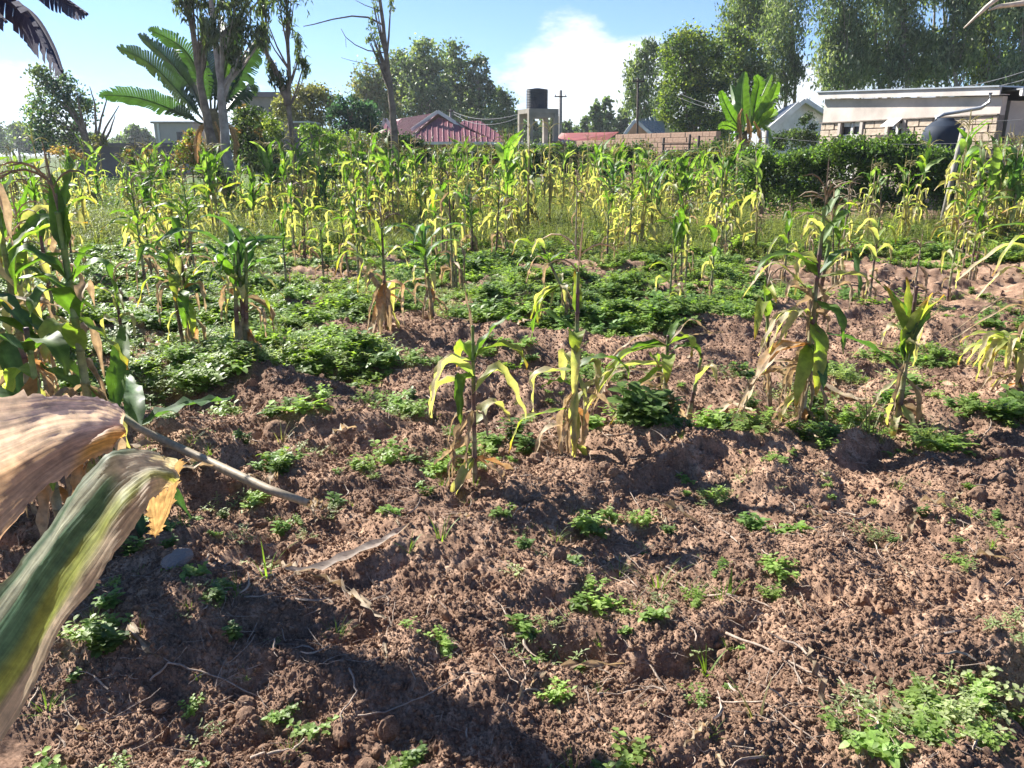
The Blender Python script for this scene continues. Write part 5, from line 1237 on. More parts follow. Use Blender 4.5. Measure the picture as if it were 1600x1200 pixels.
# ------------------------------------------------------------------ banana plants
BAN = leaf_mat('banana_leaf', rough=.42, spec=.45, trans=.45, tint=(1.5, 1.7, .4), var=.1, tex=5)
PSEUDO = simple_mat('banana_stem', (.30, .24, .12), (.12, .09, .05), 7, .7, .2)
def banana_leaf(mb, P, W, C, seed=0, torn=.5, n=30, vfold=.35, side=None, face=None):
    r_ = random.Random(seed)
    P = [Vector(p) for p in P]
    Q = []
    m = len(P) - 1
    for i in range(n + 1):
        t = i / n * m; k = min(int(t), m - 1); u = t - k
        p0, p1, p2, p3 = P[max(k - 1, 0)], P[k], P[k + 1], P[min(k + 2, m)]
        Q.append(.5 * ((2 * p1) + (p2 - p0) * u + (2 * p0 - 5 * p1 + 4 * p2 - p3) * u * u + (3 * p1 - p0 - 3 * p2 + p3) * u ** 3))
    C = np.array(C)
    mb.tube(Q, [.03 * (1 - .8 * i / n) for i in range(n + 1)], 5, C=C * 1.5)
    for sg in (-1, 1):
        for i in range(int(n * .12), n):
            s = (i + .5) / n
            w = W * (min(1, (s - .1) * 4.5) ** .7) * (max(0, 1 - s ** 3) ** .7) * (1 if sg > 0 else 1.05) * (.94 + .06 * math.sin(i * .9 + seed)) * (r_.uniform(.55, .95) if r_.random() < torn * .3 else 1)
            T = (Q[i + 1] - Q[i]).normalized(); S = T.cross(Vector(face or (.25, 1, .35)))
            S.normalize(); N = S.cross(T).normalized()
            tear = r_.random() < torn * .3
            lo = Q[i]; hi = Q[i + 1]
            d = (S * sg * math.cos(vfold) + N * math.sin(vfold) + T * .55).normalized()
            dr = Vector((0, 0, -1)) * (torn * (.3 + .1 * math.sin(i * .5 + seed)))
            g = .08 if tear else 0.0
            a = lo.lerp(hi, g); b = hi.lerp(lo, g)
            a, b = lo, hi; m1 = a + d * w * .62; m2 = b + d * w * .62
            e1 = a.lerp(b, .0 if not tear else .2) + (d + dr).normalized() * w; e2 = a.lerp(b, 1.0 if not tear else .8) + (d + dr).normalized() * w
            mb.add([tuple(v) for v in (a, b, m1, m2, e1, e2)], [(0, 1, 3, 2), (2, 3, 5, 4)], C * r_.uniform(.8, 1.2))
def banana(px, Y, basepy, label, leaves, stem, cols, name='banana_plant', bare_r=.16):
    b = at(px, HOR, Y); o = Vector((b.x, Y, gz(b.x, Y) - .05))
    root = empty(name, o); tag(root, label, 'banana plant')
    P = [tuple(at(a, c, Y) - o) for a, c in stem]; P[0] = (P[0][0], 0, 0)
    MB().tube(P, [bare_r * 1.3, bare_r, bare_r * .8, bare_r * .45][:len(P)], 10).build('trunk', PSEUDO, root, True)
    for i, (pts, W, dy, torn) in enumerate(leaves):
        mb = MB(); n = len(pts)
        L = [at(a, c, Y + dy * k / (n - 1)) - o for k, (a, c) in enumerate(pts)]
        banana_leaf(mb, L, W, cols[i % len(cols)], i, torn, 46)
        mb.build('leaf', BAN, root)
    return root
GB = [(.03, .065, .035), (.042, .08, .038), (.035, .07, .03)]
banana(330, 21.5, 270, 'large banana plant with long tattered leaves fanning left, behind the close gum trunks',
       [([(318, 195), (270, 172), (215, 153), (155, 148)], .41, -2.0, .7), ([(318, 188), (285, 150), (235, 100), (182, 74)], .41, .8, .8), ([(322, 180), (300, 140), (260, 90), (215, 54)], .40, 1.6, .8), ([(325, 175), (312, 120), (285, 75), (232, 45)], .39, -1.5, .8),
        ([(330, 175), (325, 110), (318, 60), (312, 20)], .41, 1.5, .5), ([(338, 175), (352, 110), (362, 60), (365, 30)], .39, -1.2, .6), ([(342, 178), (370, 125), (390, 90), (408, 62)], .40, .6, .7), ([(344, 185), (372, 150), (392, 130), (398, 150)], .35, 2, .8), ([(318, 178), (292, 120), (275, 95), (268, 60)], .41, 2.5, .6), ([(335, 175), (338, 110), (345, 60), (340, 25)], .38, 2.2, .6)],
       [(345, 285), (340, 240), (335, 200), (330, 170)], GB, bare_r=.3)
banana(1172, 26, 235, 'bright green banana plant with upright paddle leaves near the wooden gate',
       [([(1165, 205), (1160, 175), (1160, 140), (1164, 112)], .30, .3, .15), ([(1160, 205), (1145, 185), (1132, 160), (1126, 142)], .22, -.8, .2), ([(1172, 205), (1180, 175), (1195, 140), (1206, 116)], .24, .8, .2), ([(1175, 206), (1190, 180), (1205, 155), (1216, 128)], .28, -.6, .3),
        ([(1170, 205), (1174, 180), (1180, 150), (1188, 132)], .2, 1.2, .2), ([(1178, 208), (1195, 190), (1205, 180), (1210, 170)], .25, -1.2, .3), ([(1158, 208), (1142, 198), (1130, 196), (1122, 200)], .18, -.5, .6), ([(1162, 206), (1150, 180), (1150, 160), (1142, 132)], .22, 1.5, .2), ([(1174, 206), (1190, 196), (1200, 205), (1204, 222)], .16, -.4, .8), ([(1156, 208), (1146, 212), (1142, 222), (1142, 236)], .14, -.3, .8), ([(1172, 208), (1182, 150), (1186, 130), (1180, 118)], .22, -1.0, .4)],
       [(1165, 268), (1162, 240), (1160, 220), (1168, 200)], [(.11, .20, .04), (.08, .16, .035), (.14, .23, .055)], bare_r=.22)
DARKLEAF = simple_mat('dark_leaf', (.075, .07, .10), (.04, .04, .06), 30, .9, .05)
def dead_leaves(px, Y, label_start, hang):
    root = [o for o in COL.objects if o.get('label', '').startswith(label_start)][0]; o = Vector(root.location)
    for i, (pts, W) in enumerate(hang):
        mb = MB(); banana_leaf(mb, [at(a, c, Y - .25 - .05 * i) - o for a, c in pts], W, (.30, .19, .09), 80 + i, .9, 24); f = mb.build('dead_leaf', DRY, root); f['label'] = 'brown dead leaf hanging against the trunk'
dead_leaves(1172, 26, 'bright green banana', [([(1160, 170), (1154, 185), (1156, 205), (1158, 222)], .12), ([(1166, 178), (1170, 195), (1172, 212), (1170, 228)], .12), ([(1178, 190), (1186, 205), (1188, 220), (1186, 232)], .10)])
dead_leaves(330, 21.5, 'large banana plant', [([(325, 190), (310, 205), (306, 230), (308, 255)], .16), ([(336, 190), (345, 215), (346, 240), (345, 262)], .16), ([(342, 185), (360, 200), (368, 225), (366, 250)], .16)])
def near_banana():
    # torn leaf tips hanging in from a banana plant left of the frame
    Y = 4.4; b = at(-260, HOR, Y); o = Vector((b.x, Y, gz(b.x, Y) - .05))
    root = empty('banana_plant', o); tag(root, 'dark torn banana leaves hanging into the upper left corner against the sky', 'banana plant')
    MB().tube([(0, 0, 0), (.02, 0, 1.2), (.1, 0, 2.3)], [.16, .13, .07], 10).build('trunk', PSEUDO, root, True)
    DK = (.05, .05, .075)
    for i, (pts, W, torn) in enumerate([([(-240, -160), (-120, -100), (0, -10), (50, 25), (80, 70), (97, 112)], .15, .9), ([(-200, -220), (-50, -120), (60, -30), (105, 2), (136, 22)], .09, 1.0), ([(-240, -80), (-120, -60), (-40, -10), (10, 34)], .1, 1.0)]):
        mb = MB(); L = [at(a, c, Y - .3 * k) - o for k, (a, c) in enumerate(pts)]; L[0] = Vector((.1, 0, 2.25))
        banana_leaf(mb, L, W, DK, 50 + i, torn, 26, vfold=-.5); mb.build('leaf', DARKLEAF, root)
near_banana()

# ------------------------------------------------------------------ buildings
CONC = simple_mat('concrete', (.33, .29, .25), (.22, .20, .17), 2, .9, .15, bump=.3)
PLASTER = simple_mat('plaster', (.60, .54, .48), (.40, .35, .31), 1.1, .9, .12, bump=.3)
STONEM = simple_mat('cut_stone', (.62, .51, .40), (.36, .29, .22), 2.5, .9, .12, bump=.6, bdist=.02)
MORTAR = simple_mat('mortar', (.30, .26, .22), (.18, .15, .13), 8, .95, .1)
WHITE = simple_mat('white_paint', (.74, .73, .71), (.50, .48, .46), 1.5, .5, .3, bump=.05)
WOOD = simple_mat('old_wood', (.13, .10, .085), (.07, .055, .045), 9, .85, .15)
PWOOD = simple_mat('grey_pole_wood', (.36, .34, .31), (.22, .20, .18), 9, .85, .15)
REDM = simple_mat('maroon_sheet', (.25, .075, .095), (.17, .05, .065), .8, .5, .4, bump=.05)
RUST = simple_mat('rusty_red_sheet', (.34, .09, .06), (.22, .06, .045), 1.2, .5, .4)
BRICKM = simple_mat('orange_brick', (.50, .335, .25), (.33, .21, .155), 3, .9, .1)
GREYM = simple_mat('grey_sheet', (.26, .29, .34), (.20, .22, .26), 1, .4, .5)
DARKW = simple_mat('dark_opening', (.02, .02, .025), (.012, .012, .015), 3, .3, .5, bump=0)
STEEL = simple_mat('galvanised', (.42, .44, .47), (.33, .35, .37), 4, .4, .5, metal=.4)
BLACKP = simple_mat('black_plastic', (.030, .034, .045), (.022, .025, .032), 2, .38, .5, bump=.05)
BLUEP = simple_mat('blue_black_plastic', (.022, .034, .055), (.015, .022, .036), 2, .7, .2, bump=.05)
WALLG = simple_mat('grey_wall', (.20, .17, .19), (.15, .13, .145), .8, .9, .1)

def sheet_roof(mb, quad, step=.32, h=.035, th=.04):
    """ribbed sheet between eave edge a-b and upper edge d-c (quad a,b,c,d)"""
    a, b, c, d = [Vector(p) for p in quad]
    n = (b - a).cross(d - a).normalized()
    if n.z < 0: n = -n
    mb.add([tuple(v) for v in (a, b, c, d, a - n * th, b - n * th, c - n * th, d - n * th)], [(0, 1, 2, 3), (7, 6, 5, 4), (0, 4, 5, 1), (1, 5, 6, 2), (2, 6, 7, 3), (3, 7, 4, 0)])
    k = max(2, int((b - a).length / step))
    e = (b - a).normalized()
    for i in range(k + 1):
        t = i / k; p = a.lerp(b, t)
        # ribs run straight up the slope until they meet the hip or the ridge
        up = n.cross(e); up = up if up.z > 0 else -up
        L = None
        for s, q in ((a, d), (d, c), (c, b)):
            # intersection of p + up*L with s-q in the plane
            w = q - s
            if w.length < 1e-6: continue
            den = up.dot(e) * 0 + (up.cross(w)).dot(n)
            if abs(den) < 1e-6: continue
            Lq = ((s - p).cross(w)).dot(n) / den; uq = ((s - p).cross(up)).dot(n) / den
            if Lq > 1e-3 and -1e-3 <= uq <= 1.001: L = Lq if L is None else min(L, Lq)
        if not L or L < .15 or L > 1.02 * max((d - a).length, (c - b).length): continue
        q = p + up * L; r_ = e * .035
        V = [p - r_, p + r_, p + r_ * .5 + n * h, p - r_ * .5 + n * h, q - r_, q + r_, q + r_ * .5 + n * h, q - r_ * .5 + n * h]
        mb.add([tuple(v + n * .002) for v in V], [(1, 5, 6, 2), (2, 6, 7, 3), (3, 7, 4, 0), (0, 1, 2, 3)])
def beam(mb, p, q, w=.1, h=.14):
    p, q = Vector(p), Vector(q); t = (q - p).normalized(); s = t.cross(Vector((0, 0, 1)))
    if s.length < .05: s = Vector((1, 0, 0))
    s.normalize(); u = s.cross(t)
    V = [p - s * w / 2 - u * h / 2, p + s * w / 2 - u * h / 2, p + s * w / 2 + u * h / 2, p - s * w / 2 + u * h / 2]
    V += [v + (q - p) for v in V]
    mb.add([tuple(v) for v in V], [(0, 3, 2, 1), (4, 5, 6, 7), (0, 1, 5, 4), (1, 2, 6, 5), (2, 3, 7, 6), (3, 0, 4, 7)])

def red_house():
    Y = 54
    root = empty('house', (-5, Y, 0)); tag(root, 'bungalow with maroon ribbed sheet roof and white barge boards, beyond the dark bushes', 'house'); o = Vector((-5, Y, 0))
    g = lambda px, py, y: at(px, py, y) - o
    zE = at(700, 222, 50).z; zR = at(685, 176, 53).z
    # front wing: ridge from the gablet peak back to the left
    eL = g(632, 222, 50); eL.z = zE; eR = g(778, 222, 50.5); eR.z = zE
    pk = g(685, 176, 53); pk.z = zR
    bk = Vector((-4.2, 10.5, 0)); back = pk + bk; bl = eL + bk; br = eR + bk
    gl = Vector((pk.x - 1.35, pk.y - .65, zR - .95)); gr = Vector((pk.x + 1.55, pk.y - .65, zR - .95))
    gl2 = gl; mb = MB()
    sheet_roof(mb, (bl, eL, pk, back)); 
    sheet_roof(mb, (eR, br, back, pk))
    mb.build('roof', REDM, root)
    mb = MB(); hip = pk + Vector((.05, -.02, -.28)); sheet_roof(mb, (eL + Vector((0, -.05, -.0)), eR + Vector((0, -.05, 0)), hip, hip + Vector((-.05, 0, 0)))); f = mb.build('roof', REDM, root); f['label'] = 'front hip face of the maroon roof'
    mb = MB(); beam(mb, pk + Vector((0, -.45, .05)), gl + Vector((-.3, -.25, -.12)), .06, .2); beam(mb, pk + Vector((0, -.45, .05)), gr + Vector((.3, -.25, -.12)), .06, .2); mb.build('barge_board', WHITE, root)
    mb = MB(); beam(mb, eL + Vector((-.1, -.15, -.06)), eR + Vector((.1, -.15, -.06)), .1, .16); mb.build('gutter', WHITE, root)
    # right wing further back
    a = g(745, 224, 58); b = g(800, 224, 58); c = g(750, 189, 61); d = g(722, 189, 61); a0 = g(700, 224, 58)
    for v in (a, b, a0): v.z = at(760, 222, 56).z
    mb = MB(); sheet_roof(mb, (a0, b, c, d)); b2 = b + Vector((-.6, 8, 0)); sheet_roof(mb, (b, b2, c + Vector((0, .02, 0)), c)); mb.build('roof', REDM, root)
    # left wing with small white gable
    a = g(590, 226, 57); b = g(640, 226, 57); c = g(640, 189, 60); d = g(603, 189, 60)
    mb = MB(); sheet_roof(mb, (a, b, c, d)); mb.build('roof', REDM, root)
    mb = MB(); p = g(602, 186, 56.5); beam(mb, p, g(594, 203, 56.5), .08, .25); beam(mb, p, g(612, 200, 56.5), .08, .25)
    mb.build('barge_board', WHITE, root)
    mb = MB(); mb.box((eL.x + .5, eL.y + .8, 0), (eR.x - .5, eL.y + 12, zE - .05)); mb.box((g(600, 222, 59).x, 5.2, 0), (g(798, 222, 59).x - .5, 9.5, zE - .1)); mb.build('wall', simple_mat('red_wall', (.32, .13, .11), (.2, .09, .08), 1), root)
    for q in (660, 705, 740):
        pw = g(q, 235, 50); mb = MB(); mb.box((pw.x - .5, eL.y + .74, .9), (pw.x + .5, eL.y + .9, zE - .35)); mb.build('window', DARKW, root)
red_house()

def lean_roof():
    # white edged veranda roof to the right of the house and the low rusty roofed building
    root = empty('carport', tuple(at(800, HOR, 46).xy) + (0,)); tag(root, 'flat pale sheet canopy running from the red house to the water tower legs', 'canopy'); o = Vector(root.location)
    a, b = at(752, 223, 46) - o, at(872, 226, 44) - o
    mb = MB(); beam(mb, a, b, 1.6, .12); mb.build('roof', WHITE, root)
    mb = MB()
    for t in (.05, .5, .95): p = a.lerp(b, t); mb.box((p.x - .05, p.y - .05, 0), (p.x + .05, p.y + .05, p.z - .05))
    mb.build('post', PWOOD, root)
    root = empty('outbuilding', tuple(at(900, HOR, 43).xy) + (0,)); tag(root, 'low brick outbuilding with rusty red sheet roof right of the water tower', 'building'); o = Vector(root.location)
    a = at(857, 227, 42) - o; b = at(940, 225, 44) - o; c = at(967, 206, 47.5) - o; d = at(878, 208, 47) - o
    mb = MB(); sheet_roof(mb, (a, b, c, d)); mb.build('roof', RUST, root)
    mb = MB(); mb.box((a.x + .3, .3, 0), (b.x, 4, a.z - .08)); mb.build('wall', BRICKM, root)
    mb = MB(); mb.box((a.x + 1.0, .26, .4), (a.x + 1.7, .34, a.z - .3)); mb.build('door', DARKW, root)
lean_roof()

def brick_run(parent, A, B, z0, z1, bw, bh, mat, seed=0, depth=.06, skip=(), gap=.025, jit=.012, off=.0):
    """courses of separate blocks on the face from A to B (xy, relative to the parent)"""
    A, B = Vector((*A, 0)), Vector((*B, 0)); t = (B - A); L = t.length; t.normalize(); n = Vector((t.y, -t.x, 0))
    r_ = random.Random(seed); rows = int(round((z1 - z0) / bh)); cnt = 0
    base = MB().box((0, 0, 0), (1, 1, 1)).mesh('brick', mat)
    ang = math.atan2(t.y, t.x)
    for j in range(rows):
        x = -bw * (.5 if j % 2 else 0) * 1.0
        while x < L:
            w = bw * r_.uniform(.8, 1.15); x0, x1 = max(x, 0) + gap / 2, min(x + w, L) - gap / 2
            za, zb = z0 + j * bh + gap / 2, z0 + (j + 1) * bh - gap / 2
            x += w
            if x1 - x0 < .06: continue
            segs = [(x0, x1)]
            for sa, sb, s0, s1 in skip:
                if zb > s0 and za < s1:
                    ns = []
                    for p, q in segs:
                        if q <= sa or p >= sb: ns.append((p, q)); continue
                        if p < sa - .05: ns.append((p, sa))
                        if q > sb + .05: ns.append((sb, q))
                    segs = ns
            for p, q in segs:
                if q - p < .06: continue
                o = link('brick', base, parent); pr = depth + r_.uniform(-jit, jit)
                pos = A + t * p + n * pr
                o.location = (pos.x, pos.y, za); o.rotation_euler = (0, 0, ang); o.scale = (q - p, pr + .05, zb - za); cnt += 1
    return cnt

def brick_wall():
    A = at(892, 240, 42); B = at(1118, 240, 33)
    root = empty('brick_wall', (A.x, A.y, 0)); tag(root, 'low orange brick wall beyond the hedge, stepping up to the right', 'wall'); o = Vector(root.location)
    t = (B - A); t.z = 0; L = t.length; t.normalize(); n = Vector((t.y, -t.x, 0))
    zL = at(892, 220, 42).z; z1 = at(1000, 210, 37.5).z; z2 = at(1110, 204, 33).z
    for s0, s1, z in ((0, .36, zL), (.36, 1, (z1 + z2) / 2)):
        a, b = t * L * s0, t * L * s1
        mb = MB(); V = [a, b, b - n * .2, a - n * .2]; mb.add([(v.x, v.y, 0) for v in V] + [(v.x, v.y, z) for v in V], [(0, 1, 5, 4), (1, 2, 6, 5), (2, 3, 7, 6), (3, 0, 4, 7), (4, 5, 6, 7)]); mb.build('wall_core', MORTAR if 0 else BRICKM, root)
        c = brick_run(root, (a.x, a.y), (b.x, b.y), z - .8, z, .42, .2, BRICKM, int(z * 10), .02, gap=.02)
    mb = MB(); a = t * L * .11; mb.box((a.x - .2, a.y - .3, zL - .55), (a.x + .2, a.y + .0, zL - .2)); mb.build('opening', DARKW, root)
brick_wall()

def small_house():
    root = empty('house', tuple(at(1010, HOR, 46).xy) + (0,)); tag(root, 'small house with white edged brick gable and dark grey sheet roof behind the orange wall', 'house'); o = Vector(root.location)
    pk = at(991, 191, 44) - o; l = at(980, 210, 44) - o; r = at(1013, 208, 44.5) - o; pk2 = at(1037, 191, 50) - o; r2 = at(1040, 209, 46) - o
    mb = MB(); V = [l, r, pk]; mb.add([tuple(v) for v in V] + [(l.x, l.y, 0), (r.x, r.y, 0)], [(0, 1, 2), (3, 4, 1, 0)]); mb.build('wall', BRICKM, root)
    mb = MB(); sheet_roof(mb, (r + Vector((.1, -.2, -.1)), r2 + Vector((0, 0, -.1)), pk2 + Vector((0, 0, .08)), pk + Vector((0, -.2, .08)))); mb.build('roof', GREYM, root)
    mb = MB(); beam(mb, pk + Vector((0, -.25, .1)), l + Vector((-.2, -.25, -.05)), .06, .16); beam(mb, pk + Vector((0, -.25, .1)), r + Vector((.15, -.25, -.1)), .06, .16); mb.build('barge_board', WHITE, root)
    # pale roof behind it
    root = empty('shed', tuple(at(1045, HOR, 52).xy) + (0,)); tag(root, 'pale grey gable end showing behind the small house and the round crowned tree', 'building'); o = Vector(root.location)
    a, b, c = at(1010, 208, 52) - o, at(1085, 212, 52) - o, at(1033, 180, 52) - o
    mb = MB(); mb.add([tuple(a), tuple(b), tuple(c), (a.x, a.y, 0), (b.x, b.y, 0), tuple(a + Vector((2, 5, 0))), tuple(b + Vector((2, 5, 0))), tuple(c + Vector((2, 5, 0)))], [(0, 1, 2), (3, 4, 1, 0), (0, 2, 7, 5), (1, 6, 7, 2)]); mb.build('wall', simple_mat('pale_sheet', (.55, .57, .58), (.45, .47, .48), 1), root)
small_house()

def water_tower():
    Y = 44; c0 = at(840, HOR, Y)
    root = empty('water_tower', (c0.x, Y, 0)); tag(root, 'concrete water tower with four legs and a thick top slab, behind the hedge', 'water tower'); o = Vector(root.location)
    zt = at(840, 171, Y).z; zb = at(840, 178, Y).z; w = 58 / 2 / FPX * Y
    ang = .35
    M = Matrix.Rotation(ang, 4, 'Z')
    s = w / (math.cos(ang) + math.sin(ang) * .9)
    MB().box((-s, -s, zb), (s, s, zt), M=M).build('slab', CONC, root)
    for sx in (-1, 1):
        for sy in (-1, 1): MB().box((sx * s * .86 - .12, sy * s * .86 - .12, 0), (sx * s * .86 + .12, sy * s * .86 + .12, zb - .003), M=M).build('leg', CONC, root)
    for sgn in (-1, 1):
        MB().box((-s * .86 + .13, sgn * s * .86 - .08, zb - .22), (s * .86 - .13, sgn * s * .86 + .08, zb - .005), M=M).build('beam', CONC, root)
    t = empty('water_tank', (c0.x - .05, Y, zt + .003)); tag(t, 'black ribbed plastic water tank on top of the concrete tower', 'water tank')
    r0 = 15.5 / FPX * Y; H = at(840, 138, Y).z - zt
    P = []; Rr = []
    for k in range(13):
        z = H * k / 12 * .9
        P += [(0, 0, z), (0, 0, z + H * .03)]; Rr += [r0, r0 * 1.03]
    P += [(0, 0, H * .94), (0, 0, H * .97)]; Rr += [r0 * .98, r0 * .6]
    b = MB(); 
    n = 28
    V = []; F = []
    for p, r in zip(P, Rr):
        V += [(r * math.cos(2 * math.pi * j / n), r * math.sin(2 * math.pi * j / n), p[2]) for j in range(n)]
    F = [(i * n + j, i * n + (j + 1) % n, (i + 1) * n + (j + 1) % n, (i + 1) * n + j) for i in range(len(P) - 1) for j in range(n)] + [tuple(range((len(P) - 1) * n, len(P) * n))]
    b.add(V, F).build('tank_body', BLACKP, t)
    MB().tube([(0, 0, H * .965), (0, 0, H * 1.0)], [r0 * .35, r0 * .33], 16).build('lid', BLACKP, t)
    root2 = empty('concrete_box', tuple(at(862, HOR, 38).xy) + (0,)); tag(root2, 'small grey hut roof edge at the right foot of the tower', 'hut')
    p = at(854, 228, 38) - Vector(root2.location); q = at(873, 228, 38) - Vector(root2.location)
    MB().box((p.x, -.5, 0), (q.x, .5, p.z)).build('wall', CONC, root2)
    MB().box((p.x - .1, -.6, p.z + .003), (q.x + .1, .6, p.z + .09)).build('roof', WHITE, root2)
water_tower()

def stone_building():
    A = at(1280, 240, 30); B = at(1552, 240, 23.4)
    root = empty('stone_building', (A.x, A.y, 0)); tag(root, 'half plastered stone block building with white fascia and sloping roof, behind the big hedge', 'building'); o = Vector(root.location)
    t = (B - A); t.z = 0; L = t.length; t.normalize(); n = Vector((t.y, -t.x, 0))
    if n.y > 0: n = -n
    ang = math.atan2(t.y, t.x)
    zl = at(1280, 155, 30).z; zr = at(1552, 150, 23.4).z       # tops of wall at both ends
    zs = at(1280, 193, 30).z                                    # top of the bare masonry
    Wd = 6.0
    def P(s, d, z): v = t * s + n * d; return (v.x, v.y, z)
    # wall with openings: pieces of plaster above, mortar core below
    def slab(name, s0, s1, za0, za1, zb0, zb1, d0, d1, mat):
        V = [P(s0, d0, za0), P(s1, d0, za1), P(s1, d1, za1), P(s0, d1, za0), P(s0, d0, zb0), P(s1, d0, zb1), P(s1, d1, zb1), P(s0, d1, zb0)]
        return MB().add(V, [(0, 3, 2, 1), (4, 5, 6, 7), (0, 1, 5, 4), (1, 2, 6, 5), (2, 3, 7, 6), (3, 0, 4, 7)]).build(name, mat, root)
    def s_at(px): # along-wall coordinate seen at column px
        d = ray(px, 240); ax, ay = A.x, A.y
        # A + t s = k d
        den = t.x * d.y - t.y * d.x
        return (ay * d.x - ax * d.y) / den
    door0, door1 = s_at(1311), s_at(1341); wi0, wi1 = s_at(1385), s_at(1407)
    dtop = zs - .02; wb = at(1395, 211, 27.6).z; wt = at(1395, 187, 27.6).z
    zs2 = zs
    slab('plaster_band', 0, L, zs2, zs2, zl, zr, .0, -.2, PLASTER)
    for a, b in ((0, door0), (door1, wi0), (wi1, L)): slab('wall_core', a, b, 0, 0, zs2 - .002, zs2 - .002, 0, -.2, MORTAR)
    slab('wall_core', wi0, wi1, 0, 0, wb, wb, 0, -.2, MORTAR)
    skip = [(door0 - .12, door1 + .12, -1, zs), (wi0 - .1, wi1 + .1, wb - .08, 9)]
    c = brick_run(root, (0, 0), (t.x * L, t.y * L), zs2 - 8 * .235, zs2, .5, .235, STONEM, 5, .05, skip, gap=.035, jit=.02)
    print('BRICKS', c)
    # lintel band, frames
    slab('lintel_band', -.02, L, zs2 + .0, zs2 + .0, zs2 + .035, zs2 + .035, .10, .0, MORTAR)
    for a, b, z0, z1, nm in ((door0, door1, 0, dtop, 'door_opening'), (wi0, wi1, wb, wt, 'window')):
        w = slab(nm, a, b, z0, z0, z1 - .003, z1 - .003, -.10, -.14, DARKW)
        for q in (a - .12, b):
            slab('frame', q, q + .12, z0, z0, z1, z1, .085, -.1, PLASTER)
        m = (a + b) / 2
        slab('frame', m - .05, m + .05, z0, z0, z1 - .003, z1 - .003, -.02, -.08, WHITE)
        for k in range(6 if nm[0] == 'd' else 2):
            zz = z0 + (z1 - z0) * (k + .7) / (6 if nm[0] == 'd' else 2)
            for (qa, qb) in ((a + .06, m - .09), (m + .09, b - .06)): slab('pane', qa, qb, zz, zz, zz + .17, zz + .17, -.03, -.06, WHITE if nm[0] == 'd' else STEEL)
    slab('window_sill', wi0 - .35, wi1 + .1, wb - .1, wb - .1, wb, wb, .2, -.05, WOOD)
    # white casement tilted open
    V = [P(wi0 + .02, .09, wt - .02), P(wi1 - .02, .09, wt - .02), P(wi1 - .02, .42, wt - .25), P(wi0 + .02, .42, wt - .25)]
    V += [(x, y, z + .03) for x, y, z in V]; MB().add(V, [(0, 3, 2, 1), (4, 5, 6, 7), (0, 1, 5, 4), (1, 2, 6, 5), (2, 3, 7, 6), (3, 0, 4, 7)]).build('casement', WHITE, root)
    # roof with white fascia
    ov = .2
    def roofq(s0, s1, z0, z1, nm, mat, d0, d1, th): 
        return slab(nm, s0, s1, z0, z1, z0 + th, z1 + th, d0, d1, mat)
    roofq(-ov, L + .05, zl + .02, zr + .02, 'fascia', simple_mat('weathered_fascia', (.62, .59, .55), (.40, .36, .33), .9, .6, .2), ov, ov - .05, .21)
    roofq(-ov, L + .05, zl + .232, zr + .232, 'roof', STEEL, ov + .06, -Wd, .04)
    roofq(-ov, L + .05, zl + .03, zr + .03, 'soffit', PLASTER, ov - .052, -.21, .02)
    # end wall towards the left and back
    slab('wall', -.0, .2, 0, 0, zl, zl, -.203, -Wd + .1, PLASTER)
    slab('wall', 0, L, 0, 0, zl - .1, zr - .1, -Wd + .098, -Wd - .1, PLASTER)
    # set back wing on the right
    root_w = root
    A2 = Vector(P(L, -.35, 0)); t2 = Vector((1, -.05, 0)).normalized(); n2 = Vector((t2.y, -t2.x, 0))
    def P2(s, d, z): v = A2 + t2 * s + n2 * d; return (v.x, v.y, z)
    def slab2(name, s0, s1, z0, z1, d0, d1, mat):
        V = [P2(s0, d0, z0), P2(s1, d0, z0), P2(s1, d1, z0), P2(s0, d1, z0), P2(s0, d0, z1), P2(s1, d0, z1), P2(s1, d1, z1), P2(s0, d1, z1)]
        return MB().add(V, [(0, 3, 2, 1), (4, 5, 6, 7), (0, 1, 5, 4), (1, 2, 6, 5), (2, 3, 7, 6), (3, 0, 4, 7)]).build(name, mat, root)
    zt2 = zr - .12; zm = zr - 1.05
    slab2('plaster_band', 0, 5, zm, zt2, 0, -.2, PLASTER); slab2('wall_core', 0, 5, 0, zm - .002, 0, -.2, MORTAR)
    a = Vector(P2(0, 0, 0)); b = Vector(P2(5, 0, 0))
    brick_run(root, (a.x, a.y), (b.x, b.y), zm - 6 * .235, zm, .5, .235, STONEM, 8, .045, [(.55, 1.6, -1, 9)], gap=.035, jit=.02)
    slab2('door', .6, 1.55, 0, zm - .03, .06, .0, simple_mat('blue_grey_door', (.09, .11, .16), (.06, .075, .11), 3, .5))
    slab2('gutter', .0, 5, zt2 + .1, zt2 + .26, .5, .36, WHITE); slab2('roof', 0, 5, zt2 + .27, zt2 + .31, .5, -5, STEEL)
    # down pipe from the gutter to the tank
    p0 = Vector(P(L - .05, .42, zr - .02)); T0 = at(1462, 186, 24.2) - o
    mb = MB(); mb.tube([p0 + Vector((0, 0, .1)), p0 + Vector((0, 0, -.15)), p0 + Vector((-.2, 0, -.30)), T0 + Vector((.25, 0, .14)), T0 + Vector((0, 0, .05)), T0 + Vector((0, 0, -.1))], .055, 8); mb.build('down_pipe', STEEL, root, True)
    tk = Vector(P(L * .80, 1.15, 0)) + o; c = at(1470, 240, 24.0)
    tank = empty('water_tank', (c.x, c.y, 0)); tag(tank, 'dark blue black domed water tank against the stone wall under the down pipe', 'water tank')
    zt = at(1468, 184, 24).z; r0 = .56
    r0 = .57
